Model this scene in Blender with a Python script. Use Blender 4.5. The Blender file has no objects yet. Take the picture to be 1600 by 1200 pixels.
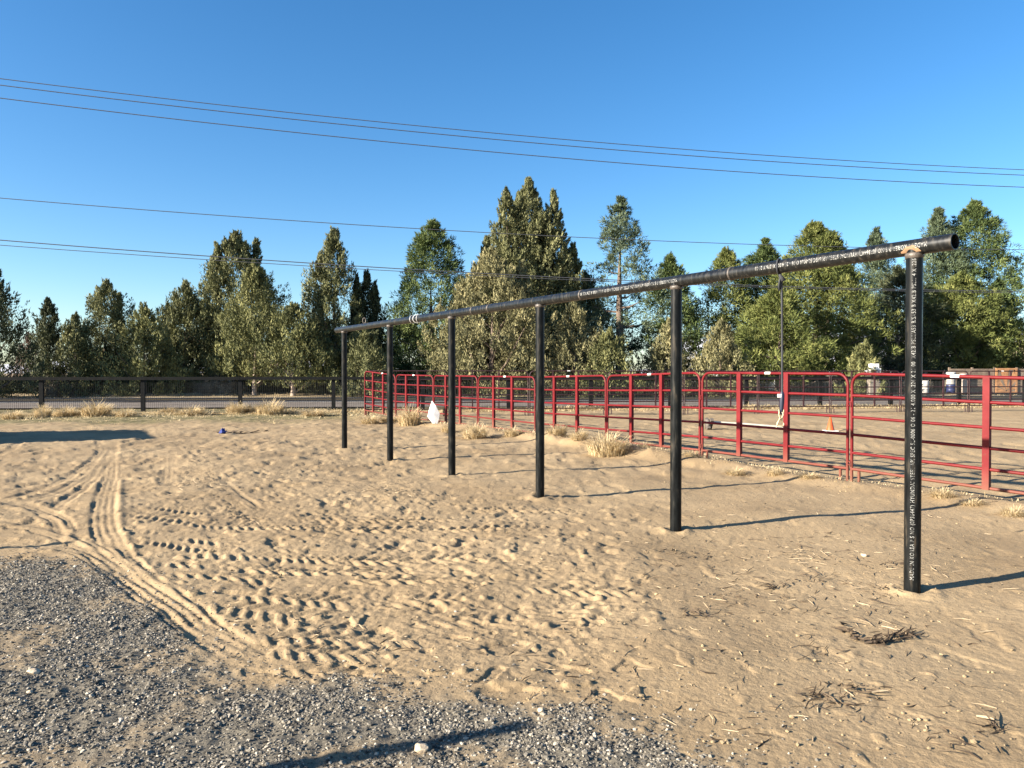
import bpy, bmesh, math, random
import numpy as np
from mathutils import Vector, Matrix
random.seed(7)
RNG = np.random.default_rng(11)
SC = bpy.context.scene
COL = SC.collection
R = math.radians

# ------------------------------------------------------------------ camera
CAM_H = 1.6
FPX = 1200.0            # focal length in pixels of the 1600 px wide photograph
HOR = 583.0             # pixel row of the horizon
cam = bpy.data.cameras.new('camera')
cam.sensor_width = 36.0
cam.lens = 36.0 * FPX / 1600.0
cam.clip_start = 0.05
cam.clip_end = 20000
cam_ob = bpy.data.objects.new('camera', cam)
COL.objects.link(cam_ob)
cam_ob.location = (0, 0, CAM_H)
cam_ob.rotation_euler = (R(90) - math.atan((600 - HOR) / FPX), 0, 0)
SC.camera = cam_ob

# ------------------------------------------------------------------ light
LDX, LDY = 0.929, 0.370          # the way the light travels over the ground
SUN_EL = R(20.8)
world = bpy.data.worlds.new('World')
SC.world = world
world.use_nodes = True
wn = world.node_tree.nodes
wl = world.node_tree.links
wn.clear()
sky = wn.new('ShaderNodeTexSky')
sky.sky_type = 'NISHITA'
sky.sun_disc = False
sky.sun_elevation = SUN_EL
sky.sun_rotation = math.atan2(-LDX, -LDY)
sky.altitude = 900
sky.air_density = 1.0
sky.dust_density = 1.1
sky.ozone_density = 2.8
bg = wn.new('ShaderNodeBackground')
bg.inputs['Strength'].default_value = 0.063
wo = wn.new('ShaderNodeOutputWorld')
hs = wn.new('ShaderNodeHueSaturation')
hs.inputs['Saturation'].default_value = 1.27
wl.new(sky.outputs[0], hs.inputs['Color'])
wl.new(hs.outputs[0], bg.inputs[0])
wl.new(bg.outputs[0], wo.inputs[0])

sun = bpy.data.lights.new('sun', 'SUN')
sun.energy = 5.0
sun.angle = R(0.53)
sun.color = (1.0, 0.90, 0.76)
sun_ob = bpy.data.objects.new('sun', sun)
COL.objects.link(sun_ob)
sd = Vector((LDX * math.cos(SUN_EL), LDY * math.cos(SUN_EL), -math.sin(SUN_EL)))
sun_ob.rotation_euler = sd.to_track_quat('-Z', 'Y').to_euler()
sun_ob.location = (-20, -10, 20)
SC.view_settings.view_transform = 'Standard'
SC.view_settings.look = 'None'
SC.view_settings.exposure = 1.87
SC.view_settings.gamma = 1.0
SC.view_settings.use_curve_mapping = False

# ------------------------------------------------------------------ helpers
def at(px, py, y):
    """world point at depth y that the photograph shows at pixel (px, py)"""
    return Vector(((px - 800) / FPX * y, y, CAM_H + (HOR - py) / FPX * y))

def gpt(px, py):
    y = FPX * CAM_H / (py - HOR)
    return ((px - 800) / FPX * y, y)

def tag(o, label=None, cat=None, group=None, kind=None):
    if label: o['label'] = label
    if cat: o['category'] = cat
    if group: o['group'] = group
    if kind: o['kind'] = kind
    return o

def empty(name, loc=(0, 0, 0), rotz=0.0):
    o = bpy.data.objects.new(name, None)
    COL.objects.link(o)
    o.location = loc
    o.rotation_euler = (0, 0, rotz)
    o.empty_display_size = 0.2
    return o

def link_mesh(name, me, mat=None, parent=None, loc=None):
    o = bpy.data.objects.new(name, me)
    COL.objects.link(o)
    if mat is not None and not me.materials:
        me.materials.append(mat)
    if parent is not None: o.parent = parent
    if loc is not None: o.location = loc
    return o

class MB:
    """collects simple shapes; build() links them as one mesh object"""
    def __init__(self):
        self.v, self.f, self.s = [], [], []
    def _add(self, vs, fs, smooth=False):
        b = len(self.v)
        self.v += [tuple(p) for p in vs]
        self.f += [tuple(i + b for i in q) for q in fs]
        self.s += [smooth] * len(fs)
    def box(self, x0, x1, y0, y1, z0, z1, M=None):
        vs = [Vector(p) for p in ((x0, y0, z0), (x1, y0, z0), (x1, y1, z0), (x0, y1, z0),
                                  (x0, y0, z1), (x1, y0, z1), (x1, y1, z1), (x0, y1, z1))]
        if M is not None: vs = [M @ p for p in vs]
        self._add(vs, [(0, 3, 2, 1), (4, 5, 6, 7), (0, 1, 5, 4), (1, 2, 6, 5), (2, 3, 7, 6), (3, 0, 4, 7)])
        return self
    def tube(self, pts, r, n=8, cap=True, closed=False):
        pts = [Vector(p) for p in pts]
        m = len(pts)
        rs = r if isinstance(r, (list, tuple)) else [r] * m
        vs = []
        up = None
        for i, p in enumerate(pts):
            if closed:
                d = (pts[(i + 1) % m] - pts[i - 1])
            else:
                d = (pts[min(i + 1, m - 1)] - pts[max(i - 1, 0)])
            if d.length < 1e-9: d = Vector((0, 0, 1))
            d.normalize()
            if up is None:
                up = Vector((0, 0, 1)) if abs(d.z) < 0.9 else Vector((1, 0, 0))
            a = (up - d * up.dot(d))
            if a.length < 1e-5: a = d.orthogonal()
            a.normalize()
            up = a
            b = d.cross(a)
            for k in range(n):
                t = 2 * math.pi * k / n
                vs.append(p + (a * math.cos(t) + b * math.sin(t)) * rs[i])
        fs = []
        for i in range(m if closed else m - 1):
            j = (i + 1) % m
            for k in range(n):
                l = (k + 1) % n
                fs.append((i * n + k, i * n + l, j * n + l, j * n + k))
        self._add(vs, fs, True)
        if cap and not closed:
            self._add(vs[:n], [tuple(reversed(range(n)))])
            self._add(vs[-n:], [tuple(range(n))])
        return self
    def lathe(self, prof, n=16, M=None, smooth=True):
        vs = []
        for (r, z) in prof:
            for k in range(n):
                t = 2 * math.pi * k / n
                p = Vector((r * math.cos(t), r * math.sin(t), z))
                vs.append(M @ p if M is not None else p)
        fs = []
        for i in range(len(prof) - 1):
            for k in range(n):
                l = (k + 1) % n
                fs.append((i * n + k, i * n + l, (i + 1) * n + l, (i + 1) * n + k))
        self._add(vs, fs, smooth)
        return self
    def poly(self, vs, fs, smooth=False):
        self._add(vs, fs, smooth)
        return self
    def mesh(self, name):
        me = bpy.data.meshes.new(name)
        me.from_pydata(self.v, [], self.f)
        me.polygons.foreach_set('use_smooth', self.s)
        me.update()
        return me
    def build(self, name, mat, parent=None, loc=None):
        return link_mesh(name, self.mesh(name), mat, parent, loc)

def np_mesh(name, verts, faces, smooth=False, attrs=None):
    """mesh from numpy arrays; faces is (m,3) or (m,4)"""
    me = bpy.data.meshes.new(name)
    n, (m, k) = len(verts), faces.shape
    me.vertices.add(n)
    me.vertices.foreach_set('co', np.ascontiguousarray(verts, dtype=np.float32).ravel())
    me.loops.add(m * k)
    me.loops.foreach_set('vertex_index', np.ascontiguousarray(faces, dtype=np.int32).ravel())
    me.polygons.add(m)
    me.polygons.foreach_set('loop_start', np.arange(0, m * k, k, dtype=np.int32))
    me.polygons.foreach_set('loop_total', np.full(m, k, dtype=np.int32))
    me.polygons.foreach_set('use_smooth', np.full(m, smooth, dtype=bool))
    for an, av in (attrs or {}).items():
        a = me.attributes.new(an, 'FLOAT', 'POINT')
        a.data.foreach_set('value', np.ascontiguousarray(av, dtype=np.float32))
    me.update(calc_edges=True)
    return me

# ------------------------------------------------------------------ numpy noise
_P = np.random.default_rng(5).permutation(512)
_G = np.random.default_rng(6).uniform(0, 2 * math.pi, 512)
_GX, _GY = np.cos(_G), np.sin(_G)
def perlin(x, y, seed=0):
    x = np.asarray(x, dtype=np.float64) + seed * 37.17
    y = np.asarray(y, dtype=np.float64) + seed * 91.73
    xi = np.floor(x).astype(np.int64); yi = np.floor(y).astype(np.int64)
    xf = x - xi; yf = y - yi
    u = xf * xf * xf * (xf * (xf * 6 - 15) + 10)
    v = yf * yf * yf * (yf * (yf * 6 - 15) + 10)
    def g(ix, iy, dx, dy):
        h = _P[(_P[ix & 511] + iy) & 511]
        return _GX[h] * dx + _GY[h] * dy
    a = g(xi, yi, xf, yf); b = g(xi + 1, yi, xf - 1, yf)
    c = g(xi, yi + 1, xf, yf - 1); d = g(xi + 1, yi + 1, xf - 1, yf - 1)
    return ((a + (b - a) * u) + ((c + (d - c) * u) - (a + (b - a) * u)) * v) * 1.5
def fbm(x, y, oct=3, seed=0):
    s, a = 0.0, 1.0
    for i in range(oct):
        s = s + a * perlin(x * 2 ** i, y * 2 ** i, seed + i)
        a *= 0.5
    return s
def sstep(a, b, x):
    t = np.clip((x - a) / (b - a), 0, 1)
    return t * t * (3 - 2 * t)
def seg_dist(x, y, pts):
    """distance, arc length and signed side for an open polyline"""
    best = np.full(x.shape, 1e9); S = np.zeros(x.shape); T = np.zeros(x.shape)
    acc = 0.0
    for (ax, ay), (bx, by) in zip(pts[:-1], pts[1:]):
        dx, dy = bx - ax, by - ay
        L = math.hypot(dx, dy)
        if L < 1e-9: continue
        t = np.clip(((x - ax) * dx + (y - ay) * dy) / (L * L), 0, 1)
        ex, ey = x - ax - t * dx, y - ay - t * dy
        d = np.hypot(ex, ey)
        m = d < best
        best = np.where(m, d, best)
        S = np.where(m, acc + t * L, S)
        T = np.where(m, np.sign(dx * ey - dy * ex) * d, T)
        acc += L
    return best, S, T, acc
def poly_sd(x, y, poly):
    """signed distance to a closed polygon, positive inside"""
    pts = list(poly) + [poly[0]]
    d, _, _, _ = seg_dist(x, y, pts)
    ins = np.zeros(x.shape, dtype=bool)
    for (ax, ay), (bx, by) in zip(pts[:-1], pts[1:]):
        c = ((ay > y) != (by > y))
        with np.errstate(divide='ignore', invalid='ignore'):
            xx = (bx - ax) * (y - ay) / ((by - ay) if by != ay else 1e-9) + ax
        ins ^= c & (x < xx)
    return np.where(ins, d, -d)
def smooth_line(pts, n=6):
    out = []
    P = [pts[0]] + list(pts) + [pts[-1]]
    for i in range(1, len(P) - 2):
        for k in range(n):
            t = k / n
            o = []
            for c in (0, 1):
                p0, p1, p2, p3 = P[i - 1][c], P[i][c], P[i + 1][c], P[i + 2][c]
                o.append(0.5 * (2 * p1 + (p2 - p0) * t + (2 * p0 - 5 * p1 + 4 * p2 - p3) * t * t + (3 * p1 - p0 - 3 * p2 + p3) * t ** 3))
            out.append(tuple(o))
    out.append(tuple(pts[-1]))
    return out

# ------------------------------------------------------------------ materials
def new_mat(name):
    m = bpy.data.materials.new(name)
    m.use_nodes = True
    nt = m.node_tree
    return m, nt.nodes, nt.links, nt.nodes['Principled BSDF']
def N(nodes, typ, **kw):
    n = nodes.new(typ)
    for k, v in kw.items(): setattr(n, k, v)
    return n
def mix_rgb(nodes, links, fac, a, b, blend='MIX'):
    m = nodes.new('ShaderNodeMix'); m.data_type = 'RGBA'; m.blend_type = blend
    for i, val in ((0, fac), (6, a), (7, b)):
        if hasattr(val, 'is_output') or isinstance(val, bpy.types.NodeSocket): links.new(val, m.inputs[i])
        elif i == 0: m.inputs[0].default_value = val
        else: m.inputs[i].default_value = (*val, 1) if len(val) == 3 else val
    return m.outputs[2]
def ramp(nodes, links, src, stops):
    r = nodes.new('ShaderNodeValToRGB')
    e = r.color_ramp.elements
    while len(e) < len(stops): e.new(0.5)
    for i, (p, c) in enumerate(stops):
        e[i].position = p
        e[i].color = (*c, 1) if len(c) == 3 else c
    links.new(src, r.inputs[0])
    return r.outputs[0]
def simple_mat(name, col, rough=0.6, metal=0.0, var=0.25, scale=8.0, bump=0.0, bscale=60.0, spec=0.5):
    m, n, l, b = new_mat(name)
    tc = N(n, 'ShaderNodeTexCoord')
    nz = N(n, 'ShaderNodeTexNoise'); nz.inputs['Scale'].default_value = scale; nz.inputs['Detail'].default_value = 6
    l.new(tc.outputs['Object'], nz.inputs['Vector'])
    lo = tuple(c * (1 - var) for c in col); hi = tuple(min(1, c * (1 + var)) for c in col)
    l.new(ramp(n, l, nz.outputs[0], [(0.3, lo), (0.7, hi)]), b.inputs['Base Color'])
    b.inputs['Roughness'].default_value = rough
    b.inputs['Metallic'].default_value = metal
    b.inputs['Specular IOR Level'].default_value = spec
    if bump:
        nb = N(n, 'ShaderNodeTexNoise'); nb.inputs['Scale'].default_value = bscale; nb.inputs['Detail'].default_value = 5
        l.new(tc.outputs['Object'], nb.inputs['Vector'])
        bp = N(n, 'ShaderNodeBump'); bp.inputs['Strength'].default_value = bump; bp.inputs['Distance'].default_value = 0.01
        l.new(nb.outputs[0], bp.inputs['Height'])
        l.new(bp.outputs[0], b.inputs['Normal'])
    return m

def foliage_mat(name, dark, mid, light, trans=0.10):
    m, n, l, b = new_mat(name)
    a = N(n, 'ShaderNodeAttribute'); a.attribute_name = 'tint'
    c = ramp(n, l, a.outputs['Fac'], [(0.0, dark), (0.5, mid), (1.0, light)])
    l.new(c, b.inputs['Base Color'])
    b.inputs['Roughness'].default_value = 0.75
    b.inputs['Specular IOR Level'].default_value = 0.2
    t = N(n, 'ShaderNodeBsdfTranslucent')
    l.new(c, t.inputs[0])
    mx = N(n, 'ShaderNodeMixShader'); mx.inputs[0].default_value = trans
    l.new(b.outputs[0], mx.inputs[1]); l.new(t.outputs[0], mx.inputs[2])
    l.new(mx.outputs[0], n['Material Output'].inputs[0])
    return m

def ground_mat():
    m, n, l, b = new_mat('sandy_ground')
    tc = N(n, 'ShaderNodeTexCoord')
    def noise(scale, detail=6, rough=0.6):
        z = N(n, 'ShaderNodeTexNoise'); z.inputs['Scale'].default_value = scale
        z.inputs['Detail'].default_value = detail; z.inputs['Roughness'].default_value = rough
        l.new(tc.outputs['Object'], z.inputs['Vector']); return z.outputs[0]
    def attr(nm):
        a = N(n, 'ShaderNodeAttribute'); a.attribute_name = nm; return a.outputs['Fac']
    sand1 = ramp(n, l, noise(0.9), [(0.3, (0.2646, 0.193, 0.1102)), (0.7, (0.3252, 0.241, 0.1428))])
    sand = mix_rgb(n, l, 0.55, sand1, ramp(n, l, noise(38), [(0.25, (0.2373, 0.172, 0.0979)), (0.75, (0.3484, 0.258, 0.155))]))
    # damp / darker broad patches and coarse grains
    grains = ramp(n, l, noise(240, 2), [(0.30, (0.55, 0.52, 0.48)), (0.44, (1, 1, 1))])
    sand = mix_rgb(n, l, 0.5, sand, grains, 'MULTIPLY')
    patchy = ramp(n, l, noise(0.55, 4), [(0.32, (0.80, 0.78, 0.75)), (0.62, (1.06, 1.06, 1.05))])
    sand = mix_rgb(n, l, 1.0, sand, patchy, 'MULTIPLY')
    grav = ramp(n, l, noise(85, 4), [(0.3, (0.066, 0.059, 0.047)), (0.5, (0.132, 0.117, 0.090)), (0.72, (0.22, 0.188, 0.138))])
    c = mix_rgb(n, l, attr('gravel'), sand, grav)
    grass = ramp(n, l, noise(3.2, 10, 0.75), [(0.38, (0.062, 0.060, 0.024)), (0.5, (0.150, 0.126, 0.058)), (0.62, (0.31, 0.24, 0.135))])
    c = mix_rgb(n, l, attr('grass'), c, grass)
    far = ramp(n, l, noise(0.4, 8), [(0.35, (0.19, 0.145, 0.085)), (0.65, (0.34, 0.265, 0.165))])
    c = mix_rgb(n, l, attr('far'), c, far)
    l.new(c, b.inputs['Base Color'])
    b.inputs['Roughness'].default_value = 0.95
    b.inputs['Specular IOR Level'].default_value = 0.15
    bp = N(n, 'ShaderNodeBump'); bp.inputs['Strength'].default_value = 0.55; bp.inputs['Distance'].default_value = 0.006
    l.new(noise(110, 5, 0.7), bp.inputs['Height'])
    bp2 = N(n, 'ShaderNodeBump'); bp2.inputs['Strength'].default_value = 0.5; bp2.inputs['Distance'].default_value = 0.02
    l.new(noise(26, 5, 0.6), bp2.inputs['Height'])
    l.new(bp2.outputs[0], bp.inputs['Normal'])
    l.new(bp.outputs[0], b.inputs['Normal'])
    return m

M_GROUND = ground_mat()
M_ASPH = simple_mat('asphalt', (0.026, 0.026, 0.028), 0.95, var=0.2, scale=3, spec=0.05)
M_SHOULD = simple_mat('gravel_shoulder', (0.165, 0.142, 0.122), 0.95, var=0.22, scale=2, spec=0.05)
M_LINE = simple_mat('road_paint', (0.72, 0.72, 0.70), 0.7, var=0.12)
def red_mat():
    m, n, l, b = new_mat('red_paint')
    tc = N(n, 'ShaderNodeTexCoord'); geo = N(n, 'ShaderNodeNewGeometry')
    nz = N(n, 'ShaderNodeTexNoise'); nz.inputs['Scale'].default_value = 2.2; nz.inputs['Detail'].default_value = 8; nz.inputs['Roughness'].default_value = 0.7
    l.new(geo.outputs['Position'], nz.inputs['Vector'])
    c = ramp(n, l, nz.outputs[0], [(0.30, (0.080, 0.0040, 0.0056)), (0.50, (0.115, 0.0060, 0.0080)), (0.68, (0.140, 0.0110, 0.0130)), (0.80, (0.105, 0.034, 0.022))])
    n2 = N(n, 'ShaderNodeTexNoise'); n2.inputs['Scale'].default_value = 34; n2.inputs['Detail'].default_value = 4
    l.new(geo.outputs['Position'], n2.inputs['Vector'])
    chips = ramp(n, l, n2.outputs[0], [(0.66, (0, 0, 0)), (0.72, (1, 1, 1))])
    c = mix_rgb(n, l, chips, c, (0.10, 0.050, 0.032))
    # dust splashed up from the sand on the lowest rails
    sp = N(n, 'ShaderNodeSeparateXYZ'); l.new(geo.outputs['Position'], sp.inputs[0])
    mr = N(n, 'ShaderNodeMapRange'); mr.inputs[1].default_value = 0.42; mr.inputs[2].default_value = 0.05; mr.inputs[3].default_value = 0.0; mr.inputs[4].default_value = 0.42
    l.new(sp.outputs[2], mr.inputs[0])
    c = mix_rgb(n, l, mr.outputs[0], c, (0.20, 0.135, 0.080))
    l.new(c, b.inputs['Base Color'])
    b.inputs['Roughness'].default_value = 0.5
    b.inputs['Specular IOR Level'].default_value = 0.2
    return m
M_RED = red_mat()
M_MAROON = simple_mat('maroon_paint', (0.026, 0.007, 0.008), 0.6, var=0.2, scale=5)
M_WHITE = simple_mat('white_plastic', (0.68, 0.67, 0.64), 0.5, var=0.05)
M_FENCE = simple_mat('dark_timber', (0.011, 0.0115, 0.0115), 0.8, var=0.3, scale=6, spec=0.15)
M_WIRE = simple_mat('dark_wire', (0.02, 0.021, 0.021), 0.7, var=0.2, spec=0.2)
M_CABLE = simple_mat('line_cable', (0.07, 0.07, 0.075), 0.6, var=0.15)
M_BARK = simple_mat('bark', (0.13, 0.095, 0.07), 0.9, var=0.4, scale=6, bump=0.6, bscale=14)
M_PALEBARK = simple_mat('pale_bark', (0.36, 0.28, 0.22), 0.9, var=0.35, scale=5, bump=0.6, bscale=14)
M_ROPE = simple_mat('black_webbing', (0.025, 0.027, 0.032), 0.8, var=0.3)
M_BLUE = simple_mat('blue_rubber', (0.005, 0.011, 0.030), 0.6, var=0.25)
M_TWINE = simple_mat('pale_twine', (0.55, 0.45, 0.27), 0.9, var=0.25, scale=40)
M_ORANGE = simple_mat('orange_cone', (0.55, 0.085, 0.02), 0.5, var=0.1)
M_STRAW = foliage_mat('dry_straw', (0.28, 0.205, 0.105), (0.52, 0.41, 0.235), (0.68, 0.56, 0.36), 0.35)
M_TWIG = foliage_mat('dry_twig', (0.035, 0.024, 0.016), (0.11, 0.078, 0.048), (0.36, 0.28, 0.18), 0.0)
M_STONE = simple_mat('pale_stone', (0.46, 0.365, 0.25), 0.85, var=0.25, scale=30, bump=0.4, bscale=60)
M_BLUECLOTH = simple_mat('blue_cloth', (0.014, 0.03, 0.17), 0.8, var=0.3)

def steel_mat(name='mill_steel', spec=0.13):
    m, n, l, b = new_mat(name)
    tc = N(n, 'ShaderNodeTexCoord')
    nz = N(n, 'ShaderNodeTexNoise'); nz.inputs['Scale'].default_value = 5; nz.inputs['Detail'].default_value = 8
    mp = N(n, 'ShaderNodeMapping'); mp.inputs['Scale'].default_value = (6, 6, 1.2)
    l.new(tc.outputs['Object'], mp.inputs[0]); l.new(mp.outputs[0], nz.inputs['Vector'])
    c = ramp(n, l, nz.outputs[0], [(0.30, (0.0035, 0.004, 0.0045)), (0.56, (0.008, 0.009, 0.009)), (0.70, (0.034, 0.029, 0.022)), (0.80, (0.075, 0.055, 0.036))])
    l.new(c, b.inputs['Base Color'])
    l.new(ramp(n, l, nz.outputs[0], [(0.3, (0.26,) * 3), (0.7, (0.50,) * 3)]), b.inputs['Roughness'])
    b.inputs['Metallic'].default_value = 0.0
    b.inputs['Specular IOR Level'].default_value = spec
    return m
M_STEEL = steel_mat()
M_STEEL_BEAM = steel_mat('weathered_beam_steel', 0.42)
M_WELD = simple_mat('weld_metal', (0.085, 0.072, 0.060), 0.5, metal=0.2, var=0.35, scale=25, bump=0.4, bscale=50)
M_RUST = simple_mat('heat_burn', (0.21, 0.125, 0.065), 0.7, var=0.35, scale=18)
def stencil(name, col, lo, hi):
    m, n, l, b = new_mat(name)
    tc = N(n, 'ShaderNodeTexCoord')
    nz = N(n, 'ShaderNodeTexNoise'); nz.inputs['Scale'].default_value = 26; nz.inputs['Detail'].default_value = 7
    l.new(tc.outputs['Object'], nz.inputs['Vector'])
    l.new(ramp(n, l, nz.outputs[0], [(lo, (0.012, 0.013, 0.013)), (hi, col)]), b.inputs['Base Color'])
    b.inputs['Roughness'].default_value = 0.75
    return m
M_STENCIL = stencil('worn_stencil_paint', (0.26, 0.26, 0.245), 0.34, 0.56)
M_STENCIL_BEAM = stencil('beam_stencil_paint', (0.33, 0.33, 0.31), 0.34, 0.54)

# ------------------------------------------------------------------ layout of the red fence (from the photograph)
J = [(6.62, 8.76), (5.02, 11.40), (3.45, 14.00), (2.06, 16.70), (0.60, 19.45), (-0.97, 21.95), (-2.46, 24.1), (-3.95, 26.1), (-5.40, 28.1)]
JT = [1.525, 1.59, 1.605, 1.545, 1.50, 1.51, 1.52, 1.54, 1.66]         # height of the top rail at each joint
# ------------------------------------------------------------------ ground
def proj(x, y):
    yy = np.maximum(y, 0.3)
    return 800 + FPX * x / yy, HOR + FPX * CAM_H / yy

GRAVEL_PX = [(-700, 880), (-150, 868), (0, 870), (90, 880), (150, 884), (205, 905), (275, 962), (340, 1018), (430, 1050), (540, 1058), (640, 1072),
             (740, 1095), (850, 1110), (950, 1124), (1030, 1142), (1110, 1172), (1210, 1205), (1400, 1290), (1700, 1500), (1500, 3000), (-3000, 3000), (-3000, 1500)]
GRAVEL = [gpt(*p) for p in GRAVEL_PX]
CHURN = [gpt(*p) for p in [(185, 775), (420, 770), (640, 752), (800, 790), (930, 850), (1060, 905), (1000, 960), (930, 1020), (820, 1060), (640, 1062), (430, 1035), (300, 960), (215, 880)]]
_lr = random.Random(12)
LUGS = []   # tractor tread tracks: polyline in photo pixels, width m, pitch m
for _i, _y in enumerate([786, 799, 812, 828, 842, 858, 874, 892, 912, 932, 952, 974, 998, 1020]):
    _x0 = 165 + max(0, _y - 800) * 0.78 + _lr.uniform(-10, 30)
    _x1 = _lr.uniform(640, 960) if _y < 990 else _lr.uniform(620, 800)
    _d = _lr.uniform(14, 34)
    LUGS.append(([(_x0, _y), (_x0 + (_x1 - _x0) * .33, _y + _d * .8), (_x0 + (_x1 - _x0) * .68, _y + _d), (_x1, _y + _d * .7)], _lr.uniform(.22, .32), _lr.uniform(.105, .150)))
LUGS += [
    ([(250, 760), (380, 742), (540, 735)], 0.28, 0.16),
    ([(300, 700), (330, 760), (420, 830)], 0.26, 0.15),
    ([(640, 905), (800, 915), (980, 925), (1120, 935)], 0.26, 0.13),
    ([(700, 985), (880, 950), (1060, 912)], 0.28, 0.14),
    ([(660, 800), (800, 795), (940, 800)], 0.26, 0.14),
]
TYRES = [  # smooth ribbed car tyre tracks: polyline, width m, depth m, ribs
    ([(172, 690), (176, 730), (164, 775), (160, 815), (176, 858), (225, 908), (290, 955), (350, 1002), (425, 1048)], 0.28, 0.020, 4),
    ([(-60, 808), (40, 822), (110, 842), (160, 872), (215, 918), (300, 975), (380, 1032)], 0.24, 0.020, 3),
    ([(152, 688), (156, 705), (120, 735), (45, 770), (-60, 800)], 0.17, 0.026, 2),
    ([(172, 715), (140, 752), (95, 785), (82, 800)], 0.18, 0.024, 2),
    ([(-60, 776), (40, 790), (90, 812), (104, 840)], 0.22, 0.022, 3),
    ([(-60, 838), (40, 850), (120, 862), (190, 900), (260, 950)], 0.22, 0.016, 3),
    ([(168, 700), (140, 735), (70, 775), (-60, 792)], 0.20, 0.020, 2),
    ([(30, 690), (10, 705), (-60, 722)], 0.2, 0.035, 0),
    ([(340, 742), (370, 768), (420, 800)], 0.07, 0.018, 0),
    ([(262, 700), (262, 735), (258, 760)], 0.24, 0.012, 3),
]
RIDGES = [  # little sand ridges thrown up beside the tracks
    ([(-40, 812), (60, 828), (120, 848), (185, 870), (240, 912)], 0.10, 0.018),
    ([(-40, 790), (60, 800), (105, 825), (100, 850)], 0.07, 0.014),
    ([(-40, 764), (60, 768), (120, 775)], 0.07, 0.014),
    ([(185, 700), (186, 780), (192, 840), (250, 905), (330, 965)], 0.07, 0.012),
    ([(80, 866), (130, 872), (190, 886)], 0.10, 0.013),
]
def berm(x, y):
    d, s, t, L = seg_dist(x, y, J)
    side = t            # + is the far/left side of the direction of travel
    near = np.exp(-((side - 0.42) / 0.36) ** 2)
    prof = np.interp(s, [0, 3.0, 6.0, 8.5, 10.5, 12.5, 15.5, 18, 21, L], [0.11, 0.12, 0.13, 0.15, 0.16, 0.13, 0.11, 0.09, 0.08, 0.05])
    w = np.interp(s, [0, 3.0, 6, 9, 13, L], [0.5, 0.5, 0.8, 1, 1, .8])
    wob = 1 + 0.55 * perlin(x * 0.9, y * 0.9, 9)
    return np.where(d < 3, near * prof * w * wob, 0.0)

def H_base(x, y):
    z = 0.030 * fbm(x * 0.33, y * 0.33, 2, 1)
    near = np.clip(1.4 - np.hypot(x, y) / 60, 0.15, 1)
    z = z + 0.016 * perlin(x * 1.1, y * 1.1, 3) * near
    z = z + berm(x, y)
    return z

def gravel_mask(x, y):
    sd = poly_sd(x, y, GRAVEL)
    sd = sd + 0.16 * fbm(x * 2.3, y * 2.3, 3, 21)
    sd = sd + 0.10 * perlin(x * 9, y * 9, 23)
    return sstep(-0.16, 0.26, sd)

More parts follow.
